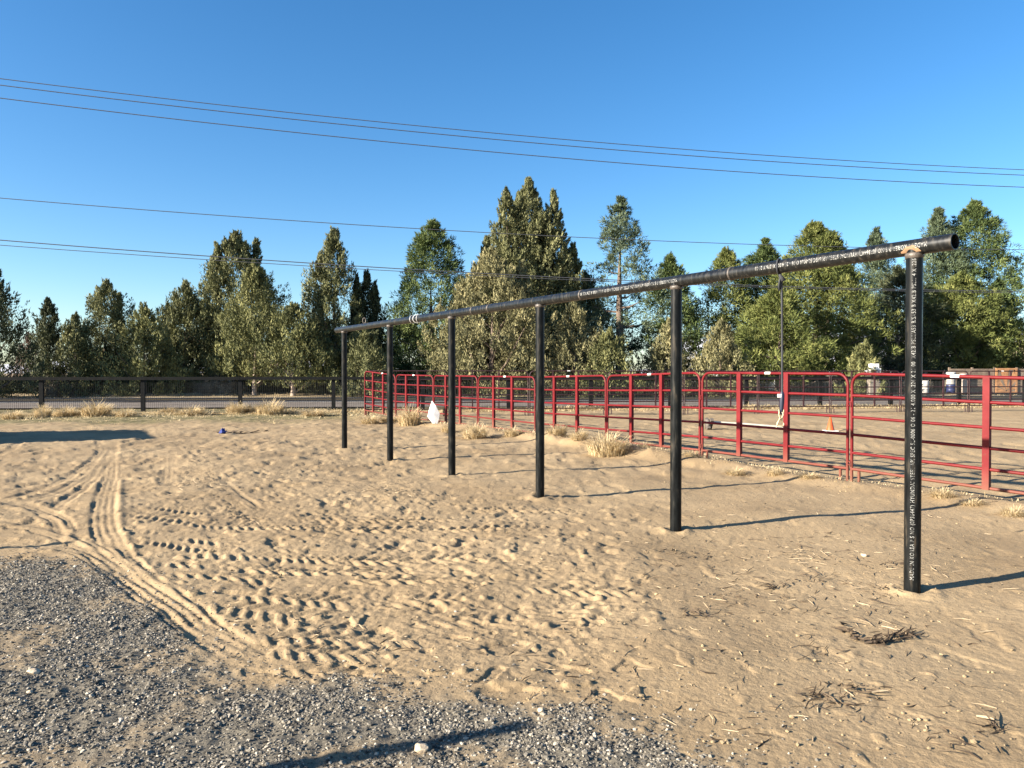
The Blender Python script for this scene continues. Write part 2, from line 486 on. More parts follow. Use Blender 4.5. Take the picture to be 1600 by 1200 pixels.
def H(x, y, detail=True):
    x = np.asarray(x, dtype=np.float64); y = np.asarray(y, dtype=np.float64)
    z = H_base(x, y)
    if not detail: return z
    r = np.hypot(x, y)
    sel = (r < 46) & (y > 1.0)
    xs, ys = x[sel], y[sel]
    px, py = proj(xs, ys)
    g = gravel_mask(xs, ys)
    sand = 1 - g
    dz = np.zeros(xs.shape)
    # churned zone
    ch = sstep(-0.25, 0.45, poly_sd(xs, ys, CHURN) + 0.35 * fbm(xs * 1.2, ys * 1.2, 2, 31))
    # everywhere: soft hoof dimples, smoother at right and by the poles
    smooth_zone = sstep(880, 1120, px) * 0.68 + sstep(560, 700, px) * sstep(790, 740, py) * 0.5
    amp = np.clip(1 - smooth_zone, 0.25, 1)
    pm = 0.25 + 0.75 * sstep(-0.30, 0.45, fbm(xs * 0.8, ys * 0.8, 2, 35))      # trampled here, wind smoothed there
    n1 = perlin(xs * 3.6, ys * 3.0, 41)
    dz += (0.007 * n1 + 0.0050 * np.tanh(5 * perlin(xs * 5.0, ys * 4.4, 42) - .6) * pm) * amp * sand
    n2 = perlin(xs * 8.5, ys * 8.5, 43)
    dz += (0.0025 * n2 + 0.0026 * np.tanh(5 * perlin(xs * 11.0, ys * 9.5, 44) - .8) * pm) * amp * sand
    n3 = perlin(xs * 21, ys * 21, 45)
    dz += 0.0026 * n3 * (0.6 + ch) * sand
    # isolated hoof scuffs: sparse dents with a lip on the far side from the wind
    q = perlin(xs * 2.7, ys * 2.7, 51)
    dz -= 0.018 * sstep(0.46, 0.60, q) * amp * sand
    q2 = perlin(xs * 5.3 + 3.1, ys * 5.3, 53)
    dz -= 0.013 * sstep(0.44, 0.54, q2) * amp * sand
    q3 = perlin(xs * 6.1, ys * 6.1, 57)
    dz += 0.018 * sstep(0.48, 0.66, q3) * np.clip(amp, 0.35, 1) * sand
    # broader trampled relief farther off, in the arena and before the road fence
    fw = sstep(9.0, 15.0, np.hypot(xs, ys))
    dz += fw * (0.010 * perlin(xs * 1.9, ys * 1.5, 121) + 0.010 * np.tanh(3 * perlin(xs * 3.4, ys * 2.4, 123)))
    q4 = perlin(xs * 2.1, ys * 1.5, 125)
    dz += fw * (-0.028 * sstep(0.42, 0.56, q4) + 0.022 * sstep(0.44, 0.60, perlin(xs * 2.3 + 9, ys * 1.7, 127)))
    # clods in the churned ground
    wx = xs + 0.05 * perlin(xs * 4, ys * 4, 65); wy = ys + 0.05 * perlin(xs * 4, ys * 4, 66)
    rg = 1 - np.abs(perlin(wx * 7.0, wy * 9.0, 61))
    dz += ch * sand * pm * (0.005 * (rg ** 5 - 0.35))
    rg2 = np.tanh(4.5 * perlin(wx * 11.0, wy * 14.0, 63) - 0.7)
    dz += ch * sand * pm * 0.0052 * rg2
    # tractor treads
    for k, (ln, w, pitch) in enumerate(LUGS):
        pts = smooth_line([gpt(*p) for p in ln])
        d, s, t, L = seg_dist(xs, ys, pts)
        m = d < w * 0.75
        if not m.any(): continue
        sm, tm, xm, ym = s[m], t[m], xs[m], ys[m]
        fade = sstep(-0.35, 0.30, perlin(xm * 1.3, ym * 1.3, 71 + k)) * sstep(0, 0.5, sm) * sstep(0, 0.5, L - sm)
        u = np.abs(tm) / (w * 0.5)
        ph = sm / pitch + 0.5 * (tm > 0) - u * 0.75 + 0.25 * perlin(xm * 3, ym * 3, 81 + k)
        f = ph - np.floor(ph)
        tooth = sstep(0.0, 0.16, f) * sstep(0.62, 0.42, f)
        band = sstep(1.08, 0.9, u) * sstep(0.02, 0.14, u)
        pat = (0.021 * tooth - 0.010) * band * np.clip(np.hypot(xm, ym) / 7.5, .62, 1) + 0.003 * np.exp(-((u - 1.15) / 0.12) ** 2)
        dz[m] = dz[m] * (1 - 0.5 * fade * band) + pat * fade * sand[m]
    # ribbed car tracks
    for k, (ln, w, dep, ribs) in enumerate(TYRES):
        pts = smooth_line([gpt(*p) for p in ln])
        d, s, t, L = seg_dist(xs, ys, pts)
        m = d < w * 1.0
        if not m.any(): continue
        sm, tm, xm, ym = s[m], t[m], xs[m], ys[m]
        tm = tm + 0.010 * perlin(sm * 2.5, tm * 0 + k, 193) + 0.006 * perlin(xm * 11, ym * 11, 194)
        u = np.abs(tm) / (w * 0.5)
        ends = sstep(0, 0.6, sm) * sstep(0, 0.9, L - sm) * (0.75 + 0.35 * perlin(xm * 0.8, ym * 0.8, 91 + k))
        inn = sstep(1.05, 0.86, u) * (0.62 + 0.38 * sstep(-0.35, 0.2, perlin(xm * 2.6, ym * 2.6, 191 + k)))
        prof = -dep * inn + 0.10 * dep * np.exp(-((u - 1.25) / 0.20) ** 2)
        if ribs:
            prof = prof + inn * 0.0062 * np.cos(tm / (w * 0.5) * math.pi * ribs)
            tread = perlin(sm * 28, tm * 60, 95 + k)
            prof = prof + inn * 0.003 * tread
        keep = 1 - 0.85 * inn
        gs = np.where(k < 2 or k == 5, np.clip(sand[m] + 0.75, 0, 1), sand[m])
        dz[m] = dz[m] * (1 - (1 - keep) * ends) + prof * ends * gs
    for k, (ln, w, h) in enumerate(RIDGES):
        pts = smooth_line([gpt(*p) for p in ln])
        d, s, t, L = seg_dist(xs, ys, pts)
        e = sstep(0, 0.5, s) * sstep(0, 0.5, L - s)
        dz += h * np.exp(-(d / (w * 0.55)) ** 2) * e * (1 + 0.5 * perlin(xs * 3, ys * 3, 99 + k)) * np.clip(sand + .3, 0, 1)
    # crumbly grain close to the camera
    nearw = sstep(7.5, 4.0, np.hypot(xs, ys))
    dz += 0.0022 * nearw * np.maximum(perlin(xs * 46, ys * 46, 115), -0.1) * (0.5 + ch) * sand
    # disturbed sand round the foot of each steel post
    for t in (0.0, 2.11, 4.22, 6.33, 8.44, 10.55):
        rr_ = np.hypot(xs - (2.96 - 0.616 * t), ys - (5.66 + t))
        m = rr_ < 0.6
        if m.any():
            dz[m] += (0.022 * np.exp(-((rr_[m] - .13) / .07) ** 2) - .018 * np.exp(-(rr_[m] / .085) ** 2)) * (1 + 1.2 * perlin(xs[m] * 9, ys[m] * 9, 117))
    # gravel bed: lumpy
    dz += g * (0.010 * fbm(xs * 9, ys * 9, 2, 111) + 0.014 * perlin(xs * 1.7, ys * 1.7, 113))
    dz *= np.clip(1.25 - np.hypot(xs, ys) / 40, 0.3, 1)
    z = z.copy()
    z[sel] += dz
    return z

def hz(x, y):
    return float(H(np.array([x]), np.array([y]))[0])
def hb(x, y):
    return float(H_base(np.array([x]), np.array([y]))[0])

def make_ground():
    rr = [0.0, 0.8, 1.5, 2.0, 2.4, 2.7, 2.9]
    r = 2.9
    while r < 46:
        lim = 0.06 if r < 12 else 0.15
        r += min(max(0.72 * r * r / 1229.0, 0.0075), lim)
        rr.append(r)
    while r < 9000:
        r *= 1.07
        rr.append(r)
    rr = np.array(rr[1:])
    fine = np.linspace(-37.5, 37.5, 700)
    rest = np.linspace(37.5, 322.5, 50)[1:-1]
    ang = np.radians(np.concatenate([fine, rest]))
    nr, na = len(rr), len(ang)
    RR, AA = np.meshgrid(rr, ang, indexing='ij')
    X = (RR * np.sin(AA)).ravel(); Y = (RR * np.cos(AA)).ravel()
    Z = H(X, Y)
    # shade trees' bank beyond the road
    Z += 0.25 * sstep(0.5, 3.0, Y - (50.6 + 0.085 * X)) * (Y < 400)
    V = np.stack([X, Y, Z], 1)
    V = np.vstack([V, [[0, 0, float(Z[:na].mean())]]])
    i = np.arange(nr - 1)[:, None] * na
    j = np.arange(na)[None, :]
    j2 = (j + 1) % na
    F = np.stack([(i + j).ravel(), (i + j2).ravel(), (i + na + j2).ravel(), (i + na + j).ravel()], 1)
    F = F[:, ::-1]
    cen = len(V) - 1
    gx, gy = V[:, 0], V[:, 1]
    grav = gravel_mask(gx, gy) * (gy > -40)
    # sand lies over the gravel in patches and where the tyre dragged it
    patch = sstep(0.05, 0.55, fbm(gx * 1.6, gy * 1.6, 3, 131))
    grav = grav * (1 - 0.50 * patch)
    d, _, _, _ = seg_dist(gx, gy, smooth_line([gpt(*p) for p in TYRES[0][0]]))
    grav = grav * sstep(0.10, 0.22, d)
    yl = 30.2 + 0.183 * (gx + 15)                      # road fence line
    gr = sstep(-7.5, -3.0, gy - yl + 1.8 * fbm(gx * 0.5, gy * 0.5, 3, 141)) * (gy < yl + 3)
    gr = np.clip(gr * 1.3, 0, 1) * sstep(-4.0, -7.0, gx - 0.0 * gy)
    gr = np.maximum(gr, sstep(-1.2, 0.3, gy - yl + 0.8 * fbm(gx * 0.8, gy * 0.8, 2, 143)))
    far = sstep(40, 48, gy) + (np.hypot(gx, gy) > 60)
    far = np.clip(far, 0, 1)
    me = np_mesh('ground', V, F, True, {'gravel': grav, 'grass': gr, 'far': far})
    # close the small disc under the camera
    bm = bmesh.new(); bm.from_mesh(me); bm.verts.ensure_lookup_table()
    for k in range(na):
        try: bm.faces.new((bm.verts[cen], bm.verts[(k + 1) % na], bm.verts[k]))
        except ValueError: pass
    bm.to_mesh(me); bm.free()
    me.validate()
    o = link_mesh('ground', me, M_GROUND)
    tag(o, kind='structure')
    return o
make_ground()

# ------------------------------------------------------------------ road
def strip(name, off0, off1, mat, z):
    xs = np.linspace(-260, 260, 60)
    v = []; f = []
    for i, x in enumerate(xs):
        c = 42.2 + 0.085 * x
        v += [(x, c + off0, z), (x, c + off1, z)]
        if i: f.append((2 * i - 2, 2 * i, 2 * i + 1, 2 * i - 1))
    mb = MB(); mb.poly(v, f)
    return tag(mb.build(name, mat), kind='structure')
strip('road_shoulder', -6.6, -0.05, M_SHOULD, 0.056)
strip('road', -0.06, 8.0, M_ASPH, 0.062)
strip('road_edge_line', 0.10, 0.24, M_LINE, 0.068)
strip('road_edge_line', 7.45, 7.57, M_LINE, 0.068)
strip('road_centre_line', 3.80, 3.92, simple_mat('yellow_paint', (0.55, 0.38, 0.06), 0.7), 0.068)
# far hills on the horizon
def hills():
    M = simple_mat('hill_haze_tone', (0.50, 0.50, 0.53), 0.95, var=0.12, scale=0.004)  # pale blue-grey: distance haze is painted into the hill colour
    xs = np.linspace(-7000, 9000, 260)
    v = []; f = []
    for i, x in enumerate(xs):
        top = 190 + 170 * float(fbm(np.array([x * 0.0007]), np.array([0.3]), 4, 151)[0]) + 90 * (1 / (1 + math.exp(-(x - 2300) / 400)))
        top = max(top, 60) * (0.30 if x < 1200 else 1)
        v += [(x, 4600, -5), (x, 5200, top * 0.6), (x, 5900, top), (x, 7000, -5)]
        if i:
            a, b = 4 * i - 4, 4 * i
            for k in range(3): f.append((a + k, b + k, b + k + 1, a + k + 1))
    mb = MB(); mb.poly(v, f, True)
    tag(mb.build('hills', M), kind='structure')
hills()

# ------------------------------------------------------------------ foliage
def leaf_cloud(cen, axis, rad, length, per, leaf_l, leaf_w, rng, spread=0.45, up=0.25, outward=0.55):
    """leaf triangles on many ellipsoidal boughs; cen (n,3), axis (n,3), rad (n,), length (n,)"""
    n = len(cen)
    cid = np.repeat(np.arange(n), per)
    m = len(cid)
    d = rng.normal(size=(m, 3)); d /= np.linalg.norm(d, axis=1, keepdims=True)
    a = axis[cid]
    al = (d * a).sum(1, keepdims=True)
    perp = d - a * al
    rr = rng.uniform(0, 1, (m, 1)) ** 0.4 * 0.55 + 0.50
    taper = np.clip(1.0 - 0.45 * al, 0.4, 1.4)
    pos = cen[cid] + (perp * rad[cid][:, None] * taper + a * al * length[cid][:, None]) * rr
    nrm = perp / np.maximum(rad[cid][:, None], 1e-3) + a * al / np.maximum(length[cid][:, None], 1e-3)
    nrm /= np.linalg.norm(nrm, axis=1, keepdims=True)
    dr = a * 0.75 + nrm * outward + rng.normal(size=(m, 3)) * spread
    dr[:, 2] += up
    dr /= np.linalg.norm(dr, axis=1, keepdims=True)
    wd = np.cross(nrm + rng.normal(size=(m, 3)) * 0.35, dr)
    wd /= np.maximum(np.linalg.norm(wd, axis=1, keepdims=True), 1e-6)
    L = (leaf_l * rng.uniform(0.6, 1.35, (m, 1)))
    W = (leaf_w * rng.uniform(0.6, 1.3, (m, 1)))
    v = np.empty((m, 3, 3))
    v[:, 0] = pos - wd * W * 0.5 - dr * L * 0.4
    v[:, 1] = pos + wd * W * 0.5 - dr * L * 0.4
    v[:, 2] = pos + dr * L * 0.6
    return v.reshape(-1, 3), cid

PROF = {
    'juniper': [(0.0, 0.85), (0.10, 1.0), (0.25, 1.0), (0.45, 0.80), (0.62, 0.58), (0.80, 0.34), (0.92, 0.17), (1.0, 0.03)],
    'broad':   [(0.0, 0.85), (0.10, 1.06), (0.25, 1.04), (0.45, 0.86), (0.62, 0.64), (0.80, 0.38), (0.92, 0.19), (1.0, 0.03)],
    'narrow':  [(0.0, 0.8), (0.2, 1.0), (0.4, 0.85), (0.6, 0.62), (0.8, 0.36), (0.93, 0.16), (1.0, 0.03)],
    'pine':    [(0.0, 0.75), (0.12, 1.05), (0.34, 1.04), (0.52, 0.86), (0.68, 0.64), (0.82, 0.41), (0.93, 0.20), (1.0, 0.04)],
    'bush':    [(0.0, 0.8), (0.3, 1.0), (0.6, 0.9), (0.85, 0.6), (1.0, 0.15)],
}
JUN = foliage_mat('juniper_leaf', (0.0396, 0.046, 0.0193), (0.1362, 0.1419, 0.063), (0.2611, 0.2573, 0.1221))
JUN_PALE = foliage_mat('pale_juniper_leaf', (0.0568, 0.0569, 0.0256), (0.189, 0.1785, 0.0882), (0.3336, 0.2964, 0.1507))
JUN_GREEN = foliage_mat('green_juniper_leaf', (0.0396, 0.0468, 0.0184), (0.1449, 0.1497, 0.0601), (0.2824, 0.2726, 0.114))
JUN_DARK = foliage_mat('dark_juniper_leaf', (0.0234, 0.0311, 0.0166), (0.0586, 0.0692, 0.0343), (0.1239, 0.1314, 0.0658))  # darker leaf copy; shade of shaded trees and understory is set in its colour
PINE = foliage_mat('pine_needle', (0.0242, 0.039, 0.0128), (0.0768, 0.11, 0.037), (0.1619, 0.1925, 0.0643))
PINE_BLUE = foliage_mat('bluish_pine_needle', (0.0311, 0.0451, 0.0255), (0.0858, 0.1159, 0.0649), (0.1669, 0.2035, 0.1193))
PINE_YEL = foliage_mat('yellowish_pine_needle', (0.0328, 0.0451, 0.0113), (0.1129, 0.1326, 0.037), (0.2176, 0.2255, 0.0726))
BRUSH = foliage_mat('sage_leaf', (0.10, 0.09, 0.07), (0.20, 0.18, 0.14), (0.32, 0.29, 0.23))
BROWN = foliage_mat('brown_twigs', (0.06, 0.035, 0.025), (0.12, 0.075, 0.055), (0.20, 0.13, 0.10))

def tree(name, label, cat, px, ytop, hw, Y, mat, style='juniper', prof=None, bough=1.0, dens=1.0, bottom=0.03, lean=0.0,
         tops=(), bark=None, group='evergreen trees beyond the road', trunk_h=None, ragged=0.28, ground=0.0, stem_r=None):
    seed = int(px * 13 + ytop * 7 + Y)
    rng = np.random.default_rng(seed)
    X0 = (px - 800) / FPX * Y
    Ht = CAM_H + (HOR - ytop) / FPX * Y
    Rm = hw * (1.20 if style in ('pine', 'bush') else 1.30) / FPX * Y
    root = empty(name, (X0, Y, ground))
    tag(root, label, cat, group)
    pr = PROF[prof or style]
    ph, pw = [p[0] for p in pr], [p[1] for p in pr]
    z0 = bottom * Ht
    spires = [(0.0, 0.0, Ht, Rm)] + [((tx - px) / FPX * Y, rng.uniform(-.3, .3) * Rm, CAM_H + (HOR - ty) / FPX * Y, th / FPX * Y) for (tx, ty, th) in tops]
    C, A, RA, LE = [], [], [], []
    for (sx, sy, sh, sr) in spires:
        area = sr * (sh - z0)
        nb = int((56 + 12.0 * area) * dens / (bough ** 1.6))
        hfrac = rng.uniform(0, 1, nb) ** 1.12
        th = rng.uniform(0, 2 * math.pi, nb)
        env = np.interp(hfrac, ph, pw) * sr
        lump = 1 + ragged * perlin(np.cos(th) * 1.3 + hfrac * 3.2 + seed % 17, np.sin(th) * 1.3 + hfrac * 2.1, 3) * 1.6
        depth = 1.03 - np.abs(rng.normal(0, 0.20, nb)) - 0.35 * (rng.uniform(0, 1, nb) < .18)
        hf = 1 + 0.30 * perlin(np.cos(th) * 3.1 + hfrac * 8.3 + seed % 13, np.sin(th) * 3.1 + hfrac * 5.7, 8)
        rad = env * lump * hf * np.clip(depth, 0.0, 1.06)
        z = z0 + hfrac * (sh - z0)
        c = np.stack([sx + rad * np.cos(th) + lean * z, sy + rad * np.sin(th), z], 1)
        outv = np.stack([np.cos(th), np.sin(th), np.zeros(nb)], 1)
        if style in ('juniper', 'broad', 'narrow', 'bush'):
            ax = outv * rng.uniform(0.10, 0.50, (nb, 1)) + np.array([0, 0, 1.0]) + rng.normal(0, 0.22, (nb, 3))
            br = rng.uniform(0.18, 0.42, nb) * bough; bl = br * rng.uniform(1.6, 2.6, nb)
        else:
            ax = outv * rng.uniform(0.5, 1.0, (nb, 1)) + np.array([0, 0, 0.55]) + rng.normal(0, 0.25, (nb, 3))
            br = rng.uniform(0.32, 0.60, nb) * bough; bl = br * rng.uniform(1.0, 1.4, nb)
        ax /= np.linalg.norm(ax, axis=1, keepdims=True)
        small = np.clip(env / (0.35 * Rm + 1e-6), 0.45, 1)
        C.append(c); A.append(ax); RA.append(br * small); LE.append(bl * small)
        # leading shoots at the very top
        k = 5
        c2 = np.stack([sx + rng.normal(0, 0.05 * sr, k), sy + rng.normal(0, 0.05 * sr, k), sh - rng.uniform(0.0, 0.10, k) * sh], 1)
        C.append(c2); A.append(np.tile([[0, 0, 1.0]], (k, 1))); RA.append(np.full(k, 0.13 * bough)); LE.append(np.full(k, 0.42 * bough))
    C = np.vstack(C); A = np.vstack(A); RA = np.concatenate(RA); LE = np.concatenate(LE)
    C[:, 2] = np.maximum(C[:, 2], 0.25)
    if style == 'pine':
        per, ll, lw, spread, outw = 72, 0.27, 0.070, 0.32, 1.0
    elif style == 'bush':
        per, ll, lw, spread, outw = 60, 0.17, 0.040, 0.5, 0.5
    else:
        per, ll, lw, spread, outw = 72, 0.180, 0.082, 0.28, 0.45
    v, cid = leaf_cloud(C, A, RA, LE, per, ll * (0.7 + 0.3 * bough), lw * (0.7 + 0.3 * bough), rng, spread, 0.2, outw)
    tb = rng.normal(0.5, 0.21, len(C))
    tint = np.clip(tb[cid] + rng.normal(0, 0.13, len(cid)), 0, 1)
    f = np.arange(len(v)).reshape(-1, 3)
    me = np_mesh('crown', v, f, False, {'tint': np.repeat(tint, 3)})
    link_mesh('crown', me, mat, root)
    # trunk with limbs
    mb = MB()
    bm_ = bark or M_BARK
    r0 = stem_r or (0.030 * Ht + 0.03)
    hh = (trunk_h or (0.80 if dens < .6 else 0.62)) * Ht
    pts = []; rs = []
    for k in range(9):
        t = k / 8
        pts.append((lean * t * hh + 0.05 * r0 * 10 * math.sin(3 * t + seed) * (1 - t * 0.3) * t * 2 * 0.5, 0.2 * r0 * math.cos(4 * t + seed), -0.15 + t * hh))
        rs.append(r0 * (1.25 if k == 0 else 1) * (1 - 0.9 * t))
    mb.tube(pts, rs, 8)
    nl = 16 if style == 'pine' else 10
    for k in range(nl):
        t = 0.12 + 0.75 * (k + rng.uniform(0, 1)) / nl
        i = min(int(t * 8), 7)
        p = Vector(pts[i]).lerp(Vector(pts[i + 1]), t * 8 - i)
        th = rng.uniform(0, 2 * math.pi)
        e = float(np.interp(t, ph, pw)) * Rm * rng.uniform(0.55, 0.92)
        rise = (0.25 if style == 'pine' else 0.9) * e
        q = p + Vector((math.cos(th) * e, math.sin(th) * e, rise))
        md = p.lerp(q, 0.5) + Vector((0, 0, -0.08 * e))
        rb = r0 * (1 - 0.8 * t) * 0.38
        mb.tube([p, md, q], [rb, rb * 0.7, rb * 0.25], 5, cap=False)
    for (sx, sy, sh, sr) in spires[1:]:
        mb.tube([pts[1], (sx * 0.7, sy * 0.7, sh * 0.35), (sx, sy, sh * 0.85)], [r0 * 0.6, r0 * 0.4, r0 * 0.08], 6, cap=False)
    mb.build('trunk', bm_, root)
    return root

T = tree
# ---- left group
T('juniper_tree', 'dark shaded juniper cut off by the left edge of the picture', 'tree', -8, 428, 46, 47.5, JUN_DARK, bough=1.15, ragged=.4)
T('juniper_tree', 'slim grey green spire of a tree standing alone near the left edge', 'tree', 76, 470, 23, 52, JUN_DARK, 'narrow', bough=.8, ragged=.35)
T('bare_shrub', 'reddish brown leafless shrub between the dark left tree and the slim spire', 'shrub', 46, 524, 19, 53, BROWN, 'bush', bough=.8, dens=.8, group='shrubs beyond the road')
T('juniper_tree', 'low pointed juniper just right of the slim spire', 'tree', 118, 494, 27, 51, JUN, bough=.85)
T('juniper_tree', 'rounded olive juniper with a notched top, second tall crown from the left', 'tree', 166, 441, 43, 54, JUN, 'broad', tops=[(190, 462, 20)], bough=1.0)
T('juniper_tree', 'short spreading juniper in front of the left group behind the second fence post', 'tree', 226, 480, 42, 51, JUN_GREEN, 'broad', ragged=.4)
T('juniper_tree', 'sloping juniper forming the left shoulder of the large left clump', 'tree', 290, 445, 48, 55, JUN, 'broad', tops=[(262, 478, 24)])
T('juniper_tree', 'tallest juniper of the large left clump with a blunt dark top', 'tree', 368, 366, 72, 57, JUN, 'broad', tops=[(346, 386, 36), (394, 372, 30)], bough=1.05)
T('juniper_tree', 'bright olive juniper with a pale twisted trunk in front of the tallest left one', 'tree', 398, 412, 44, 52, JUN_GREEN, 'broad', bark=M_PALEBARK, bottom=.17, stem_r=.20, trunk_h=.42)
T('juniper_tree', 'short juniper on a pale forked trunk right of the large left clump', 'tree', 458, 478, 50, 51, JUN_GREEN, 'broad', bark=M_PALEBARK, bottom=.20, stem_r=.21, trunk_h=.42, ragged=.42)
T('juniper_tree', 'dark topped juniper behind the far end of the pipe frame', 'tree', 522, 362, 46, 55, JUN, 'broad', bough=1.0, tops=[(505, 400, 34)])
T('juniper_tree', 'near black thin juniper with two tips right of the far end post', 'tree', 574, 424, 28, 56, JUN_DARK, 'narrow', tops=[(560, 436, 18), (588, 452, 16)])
T('juniper_tree', 'small pale juniper between the two farthest posts', 'tree', 574, 512, 32, 50, JUN, bough=.85)
T('pine_tree', 'dense dark green pine with a rounded tip left of the tallest juniper', 'tree', 676, 347, 62, 57, PINE, 'pine', bough=1.0)
# ---- middle
T('juniper_tree', 'tallest juniper in the picture with several ragged spires', 'tree', 826, 284, 74, 58, JUN, 'broad', prof='juniper', tops=[(792, 304, 58), (864, 304, 50), (896, 384, 50), (762, 372, 52), (840, 330, 60), (812, 298, 62)], bough=1.05, ragged=.34)
T('juniper_tree', 'wide pale khaki juniper low in front of the tallest one', 'tree', 768, 392, 76, 52, JUN_PALE, 'broad', tops=[(722, 440, 40), (815, 410, 40)], bough=.95, dens=1.15)
T('juniper_tree', 'pale khaki juniper low between the third and second posts from the right', 'tree', 898, 470, 38, 51, JUN_PALE, 'broad', ragged=.4)
T('pine_tree', 'airy bluish pine with sky showing through its branches', 'tree', 970, 311, 54, 57, PINE_BLUE, 'pine', bough=.95, dens=.50, ragged=.5, bottom=.22)
T('juniper_tree', 'small pale green juniper under the airy pine', 'tree', 952, 520, 36, 50, JUN_GREEN, 'broad', ragged=.4)
T('pine_tree', 'compact dark green pine behind the second post from the right', 'tree', 1046, 402, 40, 56, PINE, 'pine')
T('juniper_tree', 'pale brownish juniper low at the left of the second post from the right', 'tree', 1046, 500, 26, 51, JUN_PALE, bough=.85)
T('juniper_tree', 'brown grey juniper sapling right of the second post from the right', 'tree', 1126, 505, 32, 50, JUN_PALE, 'broad', ragged=.4, bough=.85, bottom=.06)
T('pine_tree', 'rounded green pine first right of the gap behind the beam', 'tree', 1134, 392, 46, 57, PINE_YEL, 'pine', bottom=.16)
# ---- right
T('pine_tree', 'tall thin topped pine left of the hanging strap', 'tree', 1194, 375, 44, 60, PINE, 'pine', bottom=.12)
T('pine_tree', 'huge dense yellow green pine behind the hanging strap', 'tree', 1272, 352, 78, 56, PINE_YEL, 'pine', bough=1.0, tops=[(1298, 366, 46)], dens=1.15, bottom=.14)
T('pine_tree', 'lower bright pine in front of the huge dense pine, left of the strap', 'tree', 1216, 452, 58, 52, PINE_YEL, 'pine', bottom=.16)
T('pine_tree', 'distant spindly pine rising just above the beam', 'tree', 1366, 358, 34, 66, PINE_BLUE, 'pine', bottom=.10)
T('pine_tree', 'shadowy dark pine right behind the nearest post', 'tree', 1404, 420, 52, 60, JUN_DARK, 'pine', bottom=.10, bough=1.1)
T('pine_tree', 'grey green pine with a pointed tip left of the beam end', 'tree', 1464, 328, 40, 64, PINE_BLUE, 'pine', bottom=.10)
T('pine_tree', 'large bushy pine at the right edge beyond the beam end', 'tree', 1522, 317, 66, 64, PINE, 'pine', tops=[(1556, 440, 40)], bottom=.10, ragged=.4)
T('pine_tree', 'yellow green pine in front of the large bushy one at the right edge', 'tree', 1500, 428, 70, 61, PINE_YEL, 'pine', tops=[(1545, 470, 40)], bottom=.20, ragged=.4)
T('juniper_tree', 'small yellowish sapling at the joint of the two nearest right panels', 'tree', 1352, 534, 24, 48, JUN_GREEN, bough=.7, dens=.8, ragged=.5)
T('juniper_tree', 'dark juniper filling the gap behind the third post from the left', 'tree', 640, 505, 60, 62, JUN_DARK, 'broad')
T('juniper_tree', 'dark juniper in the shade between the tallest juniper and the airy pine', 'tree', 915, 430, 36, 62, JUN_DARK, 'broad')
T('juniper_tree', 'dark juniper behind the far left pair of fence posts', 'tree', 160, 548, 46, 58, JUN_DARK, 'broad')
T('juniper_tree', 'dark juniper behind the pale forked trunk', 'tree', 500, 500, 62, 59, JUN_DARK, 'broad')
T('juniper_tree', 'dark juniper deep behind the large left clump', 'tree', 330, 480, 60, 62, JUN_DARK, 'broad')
# ---- low brush on the far bank
SB = 'low brush on the bank beyond the road'
for (px, yt, hw, Y, mt, lab) in [
    (100, 597, 30, 51, BRUSH, 'grey twiggy bush behind the leftmost fence post'),
    (22, 600, 26, 52, JUN_DARK, 'dark low bush at the far left edge beyond the road'),
    (200, 592, 34, 54, JUN_DARK, 'dark low bush left of the second fence post beyond the road'),
    (268, 594, 32, 54, JUN_DARK, 'dark low bush right of the second fence post beyond the road'),
    (340, 596, 30, 53, BRUSH, 'grey low bush left of the third fence post beyond the road'),
    (425, 598, 26, 55, JUN_DARK, 'dark low bush between the two pale trunks'),
    (505, 594, 34, 54, JUN_DARK, 'dark low bush left of the far end of the red panels'),
    (600, 592, 34, 54, BRUSH, 'grey low bush behind the far end of the red panels'),
    (690, 592, 36, 54, JUN_DARK, 'dark low bush behind the fourth post from the right'),
    (790, 594, 40, 53, JUN_PALE, 'khaki low bush under the wide pale juniper'),
    (890, 594, 38, 54, JUN_DARK, 'dark low bush right of the third post from the right'),
    (990, 592, 38, 54, JUN_DARK, 'dark low bush under the airy pine'),
    (1120, 594, 30, 53, BRUSH, 'grey brown bush seen through the panel right of the second post'),
    (1165, 596, 24, 55, BRUSH, 'grey bush left of the white parked car'),
    (1262, 594, 26, 54, BRUSH, 'pale grey bush right of the white parked car'),
    (1320, 590, 26, 55, BRUSH, 'grey bush left of the stacked white boxes'),
    (1415, 588, 28, 57, BRUSH, 'grey bush seen behind the nearest post')]:
    tree('sage_bush', lab, 'bush', px, yt, hw, Y, mt, 'bush', bough=.8, dens=1.5, group=SB, bark=M_BARK, stem_r=.05)

